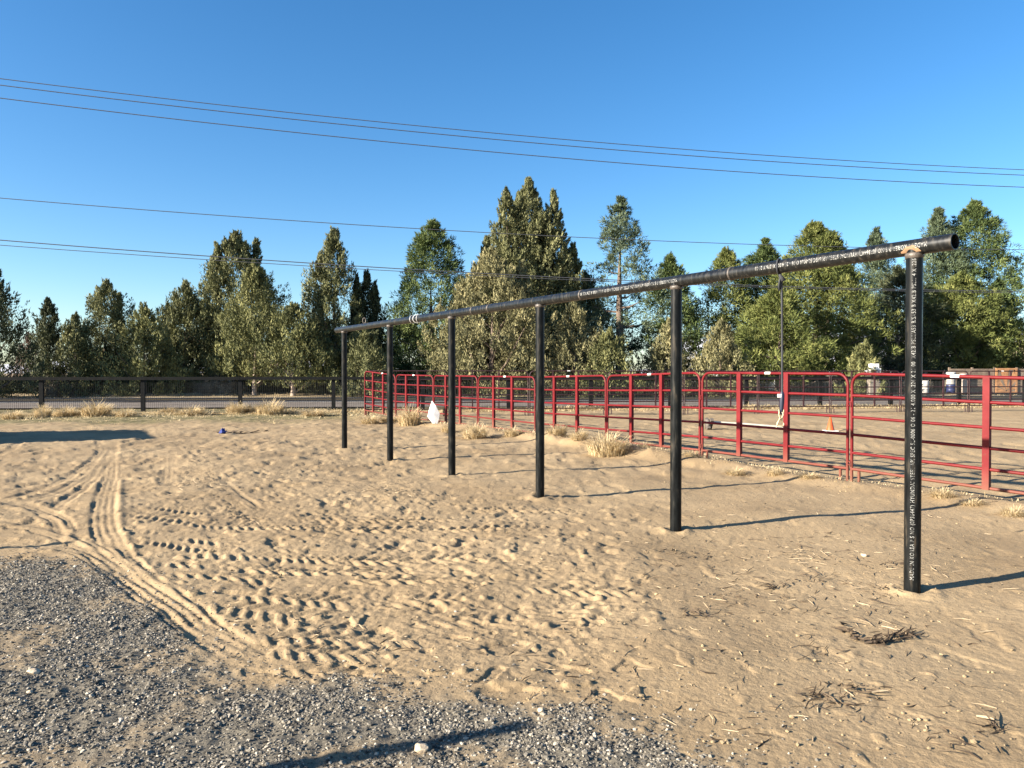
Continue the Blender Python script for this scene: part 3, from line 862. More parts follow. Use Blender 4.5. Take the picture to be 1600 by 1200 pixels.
# ------------------------------------------------------------------ buildings and things beyond the road
def house(name, label, x0, x1, y0, y1, hwall, hroof, mwall, mroof, gable_front=True):
    cx, cy = (x0 + x1) / 2, (y0 + y1) / 2
    o = empty(name, (cx, cy, 0)); tag(o, label, 'house')
    a, b = (x1 - x0) / 2, (y1 - y0) / 2
    w = MB()
    if gable_front:
        prof = [(-a, 0), (a, 0), (a, hwall), (0, hroof), (-a, hwall)]
        vs = [(x, -b, z) for x, z in prof] + [(x, b, z) for x, z in prof]
        w.poly(vs, [(0, 1, 2, 3, 4), (9, 8, 7, 6, 5), (1, 6, 7, 2), (5, 0, 4, 9)])
    else:
        prof = [(-b, 0), (b, 0), (b, hwall), (0, hroof), (-b, hwall)]
        vs = [(-a, y, z) for y, z in prof] + [(a, y, z) for y, z in prof]
        w.poly(vs, [(4, 3, 2, 1, 0), (5, 6, 7, 8, 9), (0, 1, 6, 5), (1, 2, 7, 6), (0, 5, 9, 4)])
    w.build('wall', mwall, o)
    r = MB(); e = 0.4; t = 0.16
    for s in (-1, 1):
        if gable_front:
            p = [(0, -b - e, hroof + .02), (s * (a + e), -b - e, hwall - e * (hroof - hwall) / a + .02), (s * (a + e), b + e, hwall - e * (hroof - hwall) / a + .02), (0, b + e, hroof + .02)]
        else:
            p = [(-a - e, 0, hroof + .02), (-a - e, s * (b + e), hwall - e * (hroof - hwall) / b + .02), (a + e, s * (b + e), hwall - e * (hroof - hwall) / b + .02), (a + e, 0, hroof + .02)]
        vs = p + [(x, y, z + t) for x, y, z in p]
        r.poly(vs, [(0, 1, 2, 3), (7, 6, 5, 4), (0, 4, 5, 1), (1, 5, 6, 2), (2, 6, 7, 3), (3, 7, 4, 0)])
    r.build('roof', mroof, o)
    glass = bpy.data.materials.get('window_glass') or simple_mat('window_glass', (0.03, 0.04, 0.05), 0.1, var=0.1)
    for k in (-0.55, 0.1, 0.6):
        f = MB().box(k * a - .55, k * a + .55, -b - .06, -b - .003, 1.0, 2.1).build('window', M_WHITE, o)
        MB().box(k * a - .47, k * a + .47, -b - .075, -b - .063, 1.08, 2.02).build('pane', glass, f)
    return o
M_WWALL = simple_mat('white_siding', (0.78, 0.78, 0.76), 0.7, var=0.04)
M_LROOF = simple_mat('pale_metal_roof', (0.62, 0.64, 0.66), 0.5, var=0.06)
M_BWALL = simple_mat('brown_siding', (0.26, 0.19, 0.12), 0.8, var=0.15)
M_BROOF = simple_mat('tan_roof', (0.42, 0.33, 0.20), 0.8, var=0.15)
house('white_house', 'white house glimpsed through the trees behind the second post', 16.5, 27.5, 80, 88, 3.2, 5.2, M_WWALL, M_LROOF, False)
house('brown_house', 'brown gabled house behind the trees at the right edge', 55.2, 66, 86, 96, 3.0, 5.2, M_BWALL, M_BROOF, True)

def car():
    x, y = 28.0 * 0.72, 57.5
    o = empty('parked_car', (0.345 * 58, 58, 0.06), R(12)); tag(o, 'white parked car glimpsed between the panel rails left of the hanging strap', 'car')
    white = simple_mat('car_paint', (0.78, 0.78, 0.78), 0.3, var=0.03)
    glass = simple_mat('car_glass', (0.03, 0.035, 0.04), 0.08, var=0.1)
    tyre = simple_mat('tyre_rubber', (0.02, 0.02, 0.02), 0.8)
    prof = [(-2.2, .35), (-2.25, .75), (-2.1, 1.0), (-1.6, 1.08), (-1.1, 1.62), (.6, 1.66), (1.3, 1.10), (2.1, .98), (2.25, .7), (2.2, .35)]
    def body(hw0):
        n = len(prof)
        vs = []
        for sx in (-1, 1):
            for (l, z) in prof:
                w = hw0 * (0.80 if z > 1.3 else 1.0)
                vs.append((sx * w, l, z))
        fs = [tuple(range(n)), tuple(reversed(range(n, 2 * n)))]
        for i in range(n):
            j = (i + 1) % n
            fs.append((i, i + n, j + n, j))
        return vs, fs
    mb = MB(); mb.poly(*body(0.92)); mb.build('body', white, o)
    for (l0, l1, z0, z1, lab) in ((-1.62, -1.13, 1.12, 1.58, 'windscreen'),):
        g = MB(); g.poly([(-.78, l0 - .015, z0), (.78, l0 - .015, z0), (.70, l1 - .015, z1), (-.70, l1 - .015, z1)], [(0, 1, 2, 3)]); g.build(lab, glass, o)
    for s in (-1, 1):
        g = MB(); g.poly([(s * .90, -1.25, 1.12), (s * .90, .95, 1.12), (s * .752, .45, 1.58), (s * .752, -1.0, 1.58)], [(0, 1, 2, 3) if s > 0 else (3, 2, 1, 0)]); g.build('side_window', glass, o)
        MB().box(s * .72 - .16, s * .72 + .16, -2.275, -2.2, .70, .86).build('headlight', M_WHITE, o)
        for l in (-1.4, 1.4):
            w = MB(); w.lathe([(0.0, -.1), (.30, -.1), (.33, -.06), (.33, .06), (.30, .1), (0, .1)], 14, Matrix.Translation((s * .82, l, .33)) @ Matrix.Rotation(R(90), 4, 'Y'))
            wo_ = w.build('wheel', tyre, o)
            h = MB(); h.lathe([(0.0, .0), (.18, .0), (.19, -.02)], 12, Matrix.Translation((s * .925, l, .33)) @ Matrix.Rotation(R(90 * s), 4, 'Y')); h.build('rim', M_LROOF, wo_)
car()

M_GREYBOX = simple_mat('grey_box', (0.20, 0.17, 0.14), 0.8, var=0.25)
def boxes():
    b = at(1365, 583, 47)
    for k, (w, z0, z1) in enumerate(((0.62, 0.0, 0.95), (0.56, 0.952, 1.45), (0.66, 1.452, 1.70), (0.42, 1.702, 1.98))):
        o = MB().box(-w / 2, w / 2, -.25, .25, 0, z1 - z0).build('storage_box', M_WHITE if k > 1 else M_GREYBOX, None, (b.x, 47, 0.2 + z0))
        tag(o, ['bottom grey box under the pale stack beyond the road', 'second grey box from the bottom under the two white boxes',
                'wide flat white box on two grey boxes beyond the road', 'small white box topping the stack above the red panel rail'][k], 'box', 'boxes stacked beyond the road')
boxes()
def barrel(x, y, z, r, h, mat, label):
    m = MB(); m.lathe([(0, 0), (r * .92, 0), (r, .04), (r * .97, h * .33), (r * 1.02, h * .35), (r * .97, h * .38), (r * .97, h * .64), (r * 1.02, h * .66), (r * .97, h * .69), (r, h - .05), (r * .93, h), (r * .9, h - .02), (0, h - .02)], 16)
    o = m.build('barrel', mat, None, (x, y, z)); tag(o, label, 'barrel', 'barrels beyond the road')
    return o
M_BLUEB = simple_mat('blue_plastic', (0.012, 0.02, 0.08), 0.5, var=0.1)
bp_ = at(1486, 600, 53)
barrel(bp_.x, 53, 0.20, 0.29, 0.62, M_BLUEB, 'blue barrel under a white one beyond the road near the right edge')
M_OFFW = simple_mat('dusty_white', (0.42, 0.40, 0.37), 0.7, var=0.15)
barrel(bp_.x, 53, 0.825, 0.29, 0.85, M_OFFW, 'white barrel standing on the blue one near the right edge')
bp_ = at(1505, 600, 54)
barrel(bp_.x, 54, 0.22, 0.25, 1.35, simple_mat('cream_plastic', (0.38, 0.32, 0.27), 0.6, var=0.1), 'tall cream drum right of the blue and white barrels')
bp_ = at(1446, 605, 52)
barrel(bp_.x, 52, 0.20, 0.22, 0.9, M_OFFW, 'short white drum just right of the nearest post, beyond the road')

M_WOODF = simple_mat('weathered_board', (0.17, 0.125, 0.09), 0.85, var=0.3, scale=4)
M_WOODG = simple_mat('warm_board', (0.34, 0.17, 0.075), 0.75, var=0.25, scale=5)
def wood_fence():
    Y = 54.2
    o = empty('board_fence', (31.9, Y, 0.2)); tag(o, 'weathered board fence left of the sunburst gate at the right edge', 'fence')
    for k in range(9):
        MB().box(-1.0 + .005, 2.15, -.02 - .004 * (k % 2), .02, 0.02 + k * .19, 0.19 + k * .19).build('board', M_WOODF, o)
    for x in (-1.0, .6, 2.2):
        MB().box(x - .06, x + .06, .021, .13, 0, 1.8).build('post', M_WOODF, o)
    o2 = empty('board_fence', (35.6, Y, 0.2)); tag(o2, 'weathered board fence right of the sunburst gate, cut by the right edge', 'fence')
    for k in range(9):
        MB().box(0, 6.0, -.02 - .004 * (k % 2), .02, 0.02 + k * .19, 0.19 + k * .19).build('board', M_WOODF, o2)
    for x in (.06, 2.2, 4.1, 5.9):
        MB().box(x - .06, x + .06, .021, .13, 0, 1.8).build('post', M_WOODF, o2)
    for q in (o, o2): q['group'] = 'board fences beyond the road'
    g = empty('wooden_gate', (34.82, Y - .1, 0.2)); tag(g, 'brown wooden gate with boards fanning out like a sunburst', 'gate')
    w, h = 1.5, 1.75
    for (a0, a1, b0, b1) in ((-w / 2, w / 2, 0, .12), (-w / 2, w / 2, h - .12, h), (-w / 2, -w / 2 + .12, .121, h - .121), (w / 2 - .12, w / 2, .121, h - .121)):
        MB().box(a0, a1, -.05, .03, b0, b1).build('frame_board', M_WOODG, g)
    cx, cz = 0.0, .125
    n = 15
    def hit(a):
        dx, dz = math.cos(a), math.sin(a)
        ts = []
        if abs(dx) > 1e-6: ts.append(((w / 2 - .125) * (1 if dx > 0 else -1)) / dx)
        if dz > 1e-6: ts.append((h - .25) / dz)
        t = min(ts); return (dx * t, cz + dz * t)
    for k in range(n):
        a0, a1 = math.pi * (k + .04) / n, math.pi * (k + .96) / n
        p0, p1 = hit(a0), hit(a1)
        i0, i1 = (.08 * math.cos(a0), cz + .08 * math.sin(a0)), (.08 * math.cos(a1), cz + .08 * math.sin(a1))
        m = MB(); y0, y1 = -.03 - .012 * (k % 2), .02
        q = [i0, p0, p1, i1]
        vs = [(x, y0, z) for x, z in q] + [(x, y1, z) for x, z in q]
        m.poly(vs, [(0, 1, 2, 3), (7, 6, 5, 4), (0, 4, 5, 1), (1, 5, 6, 2), (2, 6, 7, 3), (3, 7, 4, 0)])
        m.build('fan_board', M_WOODG if k % 3 else M_WOODF, g)
wood_fence()

# ------------------------------------------------------------------ power lines
WIRES = [
    ('topmost dark power line crossing the sky', [(0, 125.5), (400, 170.5), (800, 213), (1200, 244.5), (1600, 266.5)], 0.020),
    ('second power line from the top, close under the topmost', [(0, 135), (400, 181.5), (800, 222), (1200, 253.5), (1600, 275)], 0.022),
    ('third power line from the top', [(0, 156), (400, 199.5), (800, 243), (1200, 273), (1600, 293.5)], 0.022),
    ('thin single line in the middle of the sky above the trees', [(0, 309.5), (400, 342.5), (800, 366), (1200, 382.5), (1600, 391)], 0.019),
    ('upper cable of the lowest pair in front of the trees', [(0, 377), (400, 403), (800, 431), (1200, 448), (1600, 455)], 0.024),
    ('lower cable of the lowest pair, merging with the upper one', [(0, 384.5), (400, 409), (800, 433.5), (1200, 450.5), (1600, 457.5)], 0.017)]
UPX = (-52.0, 66.0)
def wires():
    heights = []
    for lab, pts, r in WIRES:
        XS, ZS = [], []
        for (px, py) in pts:
            k = (px - 800) / FPX
            y = 41.6 / (1 - 0.18 * k)
            p = at(px, py, y)
            XS.append(p.x); ZS.append(p.z)
        co = np.polyfit(XS, ZS, 2)
        xs = np.linspace(UPX[0], UPX[1], 60)
        mb = MB()
        mb.tube([(x, 41.6 + 0.18 * x, float(np.polyval(co, x))) for x in xs], r, 5)
        o = mb.build('power_line', M_CABLE); tag(o, lab, 'cable', 'overhead lines along the road')
        heights.append([float(np.polyval(co, UPX[0])), float(np.polyval(co, UPX[1]))])
    # the poles that carry them, beyond both sides of the picture
    wood = simple_mat('pole_wood', (0.16, 0.11, 0.075), 0.9, var=0.3)
    for k, s in enumerate(('left', 'right')):
        x = UPX[k]; y = 41.6 + .18 * x
        hs = [h[k] for h in heights]
        o = empty('utility_pole', (x, y, 0)); tag(o, 'wooden utility pole beyond the %s edge carrying the overhead lines' % s, 'pole', 'utility poles')
        MB().tube([(0, .25, -.3), (0, .25, max(hs) + .8)], [.17, .12], 10).build('pole', wood, o)
        for j, h in enumerate(hs):
            a = MB().box(-.05, .05, -.03, .22, h - .20, h - .10).build('arm', wood, o)
            MB().lathe([(0, h - .1), (.05, h - .1), (.07, h - .05), (.04, h - .02), (0, h - .02)], 8).build('insulator', M_STEEL, a)
wires()

# ------------------------------------------------------------------ dark mesh fence along the road
def road_fence():
    o = empty('mesh_fence', (0, 0, 0)); tag(o, 'long dark post and rail fence with wire mesh along the road', 'fence')
    P = lambda k: (-18.2 + 3.61 * k, 29.7 + 0.66 * k)
    ks = list(range(-3, 16))
    for k in ks:
        x, y = P(k); b = hb(x, y)
        M = Matrix.Translation((x, y, 0)) @ Matrix.Rotation(math.atan2(.66, 3.61), 4, 'Z')
        MB().box(-.075, .075, -.075, .075, b - .25, 1.46, M).build('post', M_FENCE, o)
    ln = 3.61 * (ks[-1] - ks[0]); 
    x0, y0 = P(ks[0]); x1, y1 = P(ks[-1])
    L = math.hypot(x1 - x0, y1 - y0)
    M = Matrix.Translation((x0, y0, 0)) @ Matrix.Rotation(math.atan2(.66, 3.61), 4, 'Z')
    seg = L / (len(ks) - 1)
    for i in range(len(ks) - 1):
        MB().box(i * seg + .003, (i + 1) * seg - .003, -.125, -.078, 1.33, 1.45, M).build('top_rail', M_FENCE, o)
    w = MB()
    n = int(L / 0.072)
    r = .0048
    for i in range(n):
        u = i * .072
        w._add([M @ Vector((u - r, -.066, 0.08)), M @ Vector((u + r, -.066, 0.08)), M @ Vector((u, -.076, 0.08)),
                M @ Vector((u - r, -.066, 1.36)), M @ Vector((u + r, -.066, 1.36)), M @ Vector((u, -.076, 1.36))],
               [(0, 3, 4, 1), (1, 4, 5, 2), (2, 5, 3, 0)])
    for j in range(11):
        z = .1 + j * .12
        w._add([M @ Vector((0, -.058, z - .003)), M @ Vector((0, -.064, z)), M @ Vector((0, -.058, z + .003)),
                M @ Vector((L, -.058, z - .003)), M @ Vector((L, -.064, z)), M @ Vector((L, -.058, z + .003))],
               [(0, 3, 4, 1), (1, 4, 5, 2), (2, 5, 3, 0)])
    w.build('wire_mesh', M_WIRE, o)['kind'] = 'stuff'
road_fence()

# ------------------------------------------------------------------ red livestock panels
def panel(A, B, ta, tb, mat, label, group, stick=0.47, stays=(0.30, 0.625), rails=5, r=0.0225, sides=8, stay_w=0.085, hgt=1.58):
    ax, ay = A; bx, by = B
    L = math.hypot(bx - ax, by - ay)
    ang = math.atan2(by - ay, bx - ax)
    o = empty('livestock_panel', (ax, ay, 0), ang); tag(o, label, 'fence panel', group)
    g = 0.035                                   # gap to the joint
    xl, xr = g, L - g
    def tz(x): return ta + (tb - ta) * x / L
    cr = 0.17
    fl, fr = ta - hgt - 0.12, tb - hgt - 0.12
    pts = [(xl, 0, fl)]
    for k in range(7):
        t = math.pi / 2 * k / 6
        pts.append((xl + cr - cr * math.cos(t), 0, tz(xl) - cr + cr * math.sin(t)))
    for k in range(7):
        t = math.pi / 2 * k / 6
        pts.append((xr - cr + cr * math.sin(t), 0, tz(xr) - cr + cr * math.cos(t)))
    pts.append((xr, 0, fr))
    MB().tube(pts, r, sides).build('outer_frame', mat, o)
    offs = (0.32, 0.64, 0.90, 1.17, 1.41)
    for d in offs:
        MB().tube([(xl + r * .5, 0, tz(xl) - d), (xr - r * .5, 0, tz(xr) - d)], r * .95, sides).build('rail', mat, o)
    for s in stays:
        x = s * L
        z1 = tz(x) - .004; z0 = tz(x) - 1.43
        m = MB()
        # a pressed channel: face plate with two returned edges
        y0 = -r - .012
        m.box(x - stay_w / 2, x + stay_w / 2, y0, -r - .002, z0, z1)
        m.box(x - stay_w / 2, x - stay_w / 2 + .006, -r - .002, r, z0, z1)
        m.box(x + stay_w / 2 - .006, x + stay_w / 2, -r - .002, r, z0, z1)
        m.build('stay', mat, o)
    for x in (0.12 + g, L - 0.12 - g):
        MB().tube([(x, 0, tz(x) - 1.41 - r), (x, 0, tz(x) - hgt - .10)], r * .95, sides).build('foot', mat, o)
    if stick:
        x = stick * L
        m = MB()
        rr = r * 1.10
        vs = []; fs = []
        for i in range(2):
            for k in range(7):
                t = R(-125 + 35 * k)
                xx = x + (-.058 if i == 0 else .058)
                vs.append((xx, rr * math.sin(t), tz(xx) + rr * math.cos(t) * 1.0))
        for k in range(6): fs.append((k, k + 7, k + 8, k + 1))
        m.poly(vs, fs, True)
        m.build('sticker', M_WHITE, o)
    for z in (-0.42, -1.30):
        MB().tube([(L - g, -.0, tb + z), (L + g * .9, -.03, tb + z), (L + g * .9, -.03, tb + z - .07)], .009, 5).build('pin', mat, o)
        k = MB(); k.tube([(L - g + .03 + .028 * math.cos(t), -.01 + .028 * math.sin(t), tb + z - .05) for t in [2 * math.pi * q / 8 for q in range(8)]], .007, 5, closed=True); k.build('pin_loop', mat, o)
    return o
G1 = 'red panels in the near row'
NEARLAB = ['red pipe panel at the right edge, crossing behind the nearest post', 'red pipe panel between the two nearest posts with the strap in front',
           'red pipe panel crossing behind the second post from the right', 'red pipe panel with the big straw tuft at its foot',
           'red pipe panel right of the fourth post, behind the low straw tufts', 'red pipe panel with the white diamond sheet leaning at its end',
           'second red pipe panel from the far left end of the row', 'red pipe panel at the far left end of the near row']
for i in range(8):
    panel(J[i + 1], J[i], JT[i + 1], JT[i], M_RED, NEARLAB[i], G1, stick=(0.50 if i != 7 else 0.6), stays=(0.30, 0.625) if i else (0.31, 0.63))
# joint beyond the right edge: one more panel that closes the pen
panel(J[0], (8.1, 6.15), JT[0], 1.50, M_RED, 'red pipe panel next to the right edge panel, outside the picture', G1)
G2 = 'dark maroon panels at the back of the arena'
bk = [(-5.40, 28.1)]
for i in range(9): bk.append((bk[-1][0] + 3.02, bk[-1][1] + 0.43))
BACKLAB = ['dark maroon back panel behind the far left red panels', 'dark maroon back panel behind the white diamond sheet', 'dark maroon back panel behind the third post from the left',
           'dark maroon back panel left of the third post from the right', 'dark maroon back panel right of the third post from the right', 'dark maroon back panel behind the second post from the right',
           'dark maroon back panel behind the hanging strap', 'dark maroon back panel left of the nearest post', 'dark maroon back panel at the far right, in front of the sunburst gate']
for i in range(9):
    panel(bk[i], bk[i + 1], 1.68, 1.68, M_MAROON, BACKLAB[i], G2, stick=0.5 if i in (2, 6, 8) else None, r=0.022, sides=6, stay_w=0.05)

# ------------------------------------------------------------------ pipe frame
PX = lambda t: (2.96 - 0.616 * t, 5.66 + t)
TS = [0.0, 2.11, 4.22, 6.33, 8.44, 10.55]
BZ = 2.525
BR = 0.0585
def ring(t, r, mat, name, parent, w=0.012):
    x, y = PX(t)
    d = Vector((-0.616, 1, 0)).normalized()
    q = d.to_track_quat('Z', 'Y').to_matrix().to_4x4()
    m = MB(); m.lathe([(BR - .004, -w), (r, -w * .5), (r, w * .5), (BR - .004, w)], 20, Matrix.Translation((x, y, BZ)) @ q)
    return m.build(name, mat, parent)

STR1 = 'MADE IN KOREA P S NO (0P36447) HYUNDAI STEEL API SPEC 5L-0006 @ 06 - 21 4.000 X .226 X 21 00'
STR2 = STR1 + '  X42/B PSL1/A53 B/SA53 B X42/B PSL1/ 4 X .226'
def text_mesh(s, name):
    cu = bpy.data.curves.new(name, 'FONT')
    cu.body = s.replace('@', '\u25cf') if False else s.replace('@', 'O')
    cu.size = 1.0
    cu.resolution_u = 2
    cu.space_character = 1.12
    ob = bpy.data.objects.new(name, cu)
    COL.objects.link(ob)
    dg = bpy.context.evaluated_depsgraph_get()
    me = bpy.data.meshes.new_from_object(ob.evaluated_get(dg))
    bpy.data.objects.remove(ob); bpy.data.curves.remove(cu)
    co = np.empty(len(me.vertices) * 3, dtype=np.float32); me.vertices.foreach_get('co', co)
    co = co.reshape(-1, 3)
    co[:, 0] -= co[:, 0].min(); co[:, 0] /= co[:, 0].max()
    co[:, 1] /= 0.70
    return me, co
def pipe_frame():
    o = empty('pipe_frame', (PX(5.2)[0], PX(5.2)[1], 0)); tag(o, 'long black steel pipe frame of six posts under one top beam', 'hitching rail')
    off = Vector((-PX(5.2)[0], -PX(5.2)[1], 0))
    inv = Matrix.Translation(off)
    kids = []
    # beam: hollow pipe
    n = 28
    a, b = PX(-0.25), PX(10.95)
    A = Vector((a[0], a[1], BZ)); B = Vector((b[0], b[1], BZ))
    d = (B - A).normalized(); u = Vector((0, 0, 1)); s = d.cross(u)
    vs = []; fs = []
    cuts = [A.lerp(B, k / 14) for k in range(15)]
    for p in cuts:
        for k in range(n):
            t = 2 * math.pi * k / n
            vs.append(p + (u * math.cos(t) + s * math.sin(t)) * BR)
    for i in range(14):
        for k in range(n):
            l = (k + 1) % n
            fs.append((i * n + k, i * n + l, (i + 1) * n + l, (i + 1) * n + k))
    m = MB(); m.poly(vs, fs, True)
    ri = BR - .007
    for (P, D) in ((A, d), (B, -d)):
        vv = []
        for (q, rr) in ((P, BR), (P - D * .0, ri), (P + D * .6, ri)):
            for k in range(n):
                t = 2 * math.pi * k / n
                vv.append(q + (u * math.cos(t) + s * math.sin(t)) * rr)
        ff = []
        for i in range(2):
            for k in range(n):
                l = (k + 1) % n
                ff.append((i * n + k, i * n + l, (i + 1) * n + l, (i + 1) * n + k))
        ff.append(tuple(range(2 * n, 3 * n)))
        m.poly(vv, ff, False)
    kids.append(m.build('beam', M_STEEL_BEAM))
    for i, t in enumerate(TS):
        x, y = PX(t)
        b0 = hz(x, y)
        pm = MB(); pm.lathe([(.057, b0 - .35), (.057, BZ - .02)], 28, Matrix.Translation((x, y, 0)))
        kids.append(pm.build('post', M_STEEL))
        w = MB(); w.lathe([(.0575, BZ - .082), (.064, BZ - .070), (.066, BZ - .058), (.062, BZ - .045), (.050, BZ - .04)], 24, Matrix.Translation((x, y, 0)))
        kids.append(w.build('weld', M_WELD))
    # butt welds along the beam
    for px in (740, 766, 910, 1143):
        k = (px - 800) / FPX
        t = (2.96 - k * 5.66) / (0.616 + k)
        kids.append(ring(t, BR + .006, M_WELD, 'butt_weld', None))
    # heat burn patch over the nearest post: a thin curved scale on the pipe
    x0 = 0.0
    vs = []; fs = []
    rnd = random.Random(3)
    q = 10
    face = Vector((-PX(0)[0], -PX(0)[1], 0)); face = (face - d * face.dot(d)).normalized()
    for i in range(q + 1):
        tt = -0.075 + 0.15 * i / q
        hh = 46 * (1 - abs(2 * i / q - 1) ** 2) + rnd.uniform(-7, 7)
        for k in range(5):
            an = R(-44 + (hh + 8) * k / 4)
            c = Vector((PX(0)[0], PX(0)[1], BZ)) + d * tt
            vs.append(c + (face * math.cos(an) + u * math.sin(an)) * (BR + .0012))
    for i in range(q):
        for k in range(4):
            fs.append((i * 5 + k, i * 5 + k + 1, i * 5 + k + 6, i * 5 + k + 5))
    bm_ = MB(); bm_.poly(vs, fs, True); kids.append(bm_.build('heat_burn', M_RUST))
    # stencil lettering on the nearest post: reads upwards, wrapped on the pipe
    me, co = text_mesh(STR2, 'post_lettering')
    x, y = PX(0)
    toc = math.atan2(-y, -x)                      # angle from post to camera
    Rr = .057 + .0009
    z0, z1 = 1.6 - (908 - 583) / FPX * 5.6, 1.6 + (583 - 404) / FPX * 5.6
    hgt = .028
    # cap height runs to the left as seen from the camera
    arc = (co[:, 1] - 0.5) * hgt / Rr
    base = toc - R(3)
    an = base - arc
    # left for the viewer = decreasing world x; angle direction
    co2 = np.stack([x + Rr * np.cos(an), y + Rr * np.sin(an), z0 + co[:, 0] * (z1 - z0)], 1)
    me.vertices.foreach_set('co', co2.astype(np.float32).ravel()); me.update()
    lo = link_mesh('stencil_lettering', me, M_STENCIL); lo['kind'] = 'stuff'; kids.append(lo)
    # on the beam: the same line, upside down for us, running from right to left
    for (t0, t1) in ((-0.105, 1.215), (2.05, 3.42)):
        me, co = text_mesh(STR1, 'beam_lettering')
        Rr = BR + .0009
        tt = t0 + co[:, 0] * (t1 - t0)
        arc = -(co[:, 1] - 0.5) * .034 / Rr + R(2)
        px_ = 2.96 - 0.616 * tt; py_ = 5.66 + tt
        c2 = np.stack([px_ + face.x * np.cos(arc) * Rr, py_ + face.y * np.cos(arc) * Rr, BZ + np.sin(arc) * Rr], 1)
        me.vertices.foreach_set('co', c2.astype(np.float32).ravel()); me.update()
        kids.append(link_mesh('stencil_lettering', me, M_STENCIL_BEAM)); kids[-1]['kind'] = 'stuff'
    for k in kids:
        k.parent = o
        k.matrix_parent_inverse = Matrix.Translation(off)
pipe_frame()

# ------------------------------------------------------------------ things hung on the beam
BD = Vector((-0.616, 1, 0)).normalized()
def bcirc(t, r, a0, a1, n=14, tilt=0.0):
    x, y = PX(t)
    c = Vector((x, y, BZ)); u = Vector((0, 0, 1)); s = BD.cross(u)
    out = []
    for k in range(n + 1):
        a = a0 + (a1 - a0) * k / n
        out.append(c + u * math.cos(a) * r + s * math.sin(a) * r + BD * tilt * math.sin(a))
    return out
def hang():
    t = 1.013
    x, y = PX(t)
    o = empty('hanging_strap', (x, y, BZ)); tag(o, 'black webbing strap looped over the beam, ending in a blue tie and pale twine', 'strap')
    off = Matrix.Translation((-x, -y, -BZ))
    def part(mb, name, mat):
        q = mb.build(name, mat); q.parent = o; q.matrix_parent_inverse = off; return q
    z = lambda py: CAM_H + (HOR - py) / FPX * y
    part(MB().tube(bcirc(t + .02, BR + .008, 0, 2 * math.pi, 20, .03), .0085, 6), 'loop', M_ROPE)
    part(MB().tube([(x - .015, y, BZ - BR - .01), (x - .005, y - .012, BZ - BR - .04), (x + .012, y - .010, BZ - BR - .055), (x, y, BZ - BR - .07)], [.012, .021, .022, .014], 8), 'knot', M_ROPE)
    part(MB().tube([(x, y, BZ - .10), (x - .014, y - .01, z(432)), (x - .026, y - .012, z(446)), (x - .022, y - .006, z(455)), (x - .006, y, z(448)), (x, y, z(430))], .0075, 6), 'tail_loop', M_ROPE)
    m = MB()
    pts = [(x, y, BZ - .1), (x + .006, y, z(470)), (x + .010, y, z(540)), (x + .012, y, z(616))]
    for a, b in zip(pts[:-1], pts[1:]):
        m.tube([a, b], .0095, 6)
    part(m, 'strap', M_ROPE)
    part(MB().tube([(x + .012, y, z(612)), (x + .012, y, z(617)), (x + .010, y, z(630)), (x + .006, y, z(642)), (x + .005, y, z(648))], [.012, .021, .020, .016, .010], 10), 'rubber_tie', M_BLUE)
    part(MB().box(x - .030, x + .004, y - .016, y - .004, z(621), z(615.5)), 'tag', M_WHITE)
    pts = []
    for k in range(25):
        a = k / 24 * 2 * math.pi
        pts.append((x - .004 + .032 * math.sin(2 * a) * (0.5 + .5 * (1 - math.cos(a)) / 2), y - .012 + .01 * math.cos(a * 3), z(643) + (z(666) - z(643)) * (1 - math.cos(a)) / 2))
    part(MB().tube(pts, .0055, 5, closed=True), 'twine', M_TWINE)
    part(MB().tube([(x - .020, y - .012, z(640)), (x - .016, y - .016, z(650)), (x + .004, y - .016, z(656)), (x + .02, y - .01, z(648)), (x + .022, y - .01, z(640))], .0055, 5), 'twine_end', M_TWINE)
    part(MB().tube([(x - .008, y - .012, z(652)), (x - .03, y - .02, z(660)), (x - .045, y - .02, z(668))], [.006, .005, .003], 5), 'twine_fray', M_TWINE)
    # white wire wraps
    o2 = empty('wire_wrap', (*PX(7.45), BZ)); tag(o2, 'white wire wound in loops round the beam near the far end', 'wire')
    off2 = Matrix.Translation((-PX(7.45)[0], -PX(7.45)[1], -BZ))
    for tt, tl in ((7.36, .04), (7.42, -.03), (7.58, .03)):
        q = MB().tube(bcirc(tt, BR + .012, 0, 2 * math.pi, 16, tl), .005, 5).build('coil', M_WHITE); q.parent = o2; q.matrix_parent_inverse = off2
    x, y = PX(9.55)
    o3 = MB().tube([(x + .03 * math.cos(a), y, BZ + BR + .055 + .055 * math.sin(a)) for a in [2 * math.pi * k / 14 for k in range(14)]], .010, 6, closed=True).build('metal_ring', M_WELD)
    tag(o3, 'small metal ring standing on the beam near its far end', 'ring')
hang()

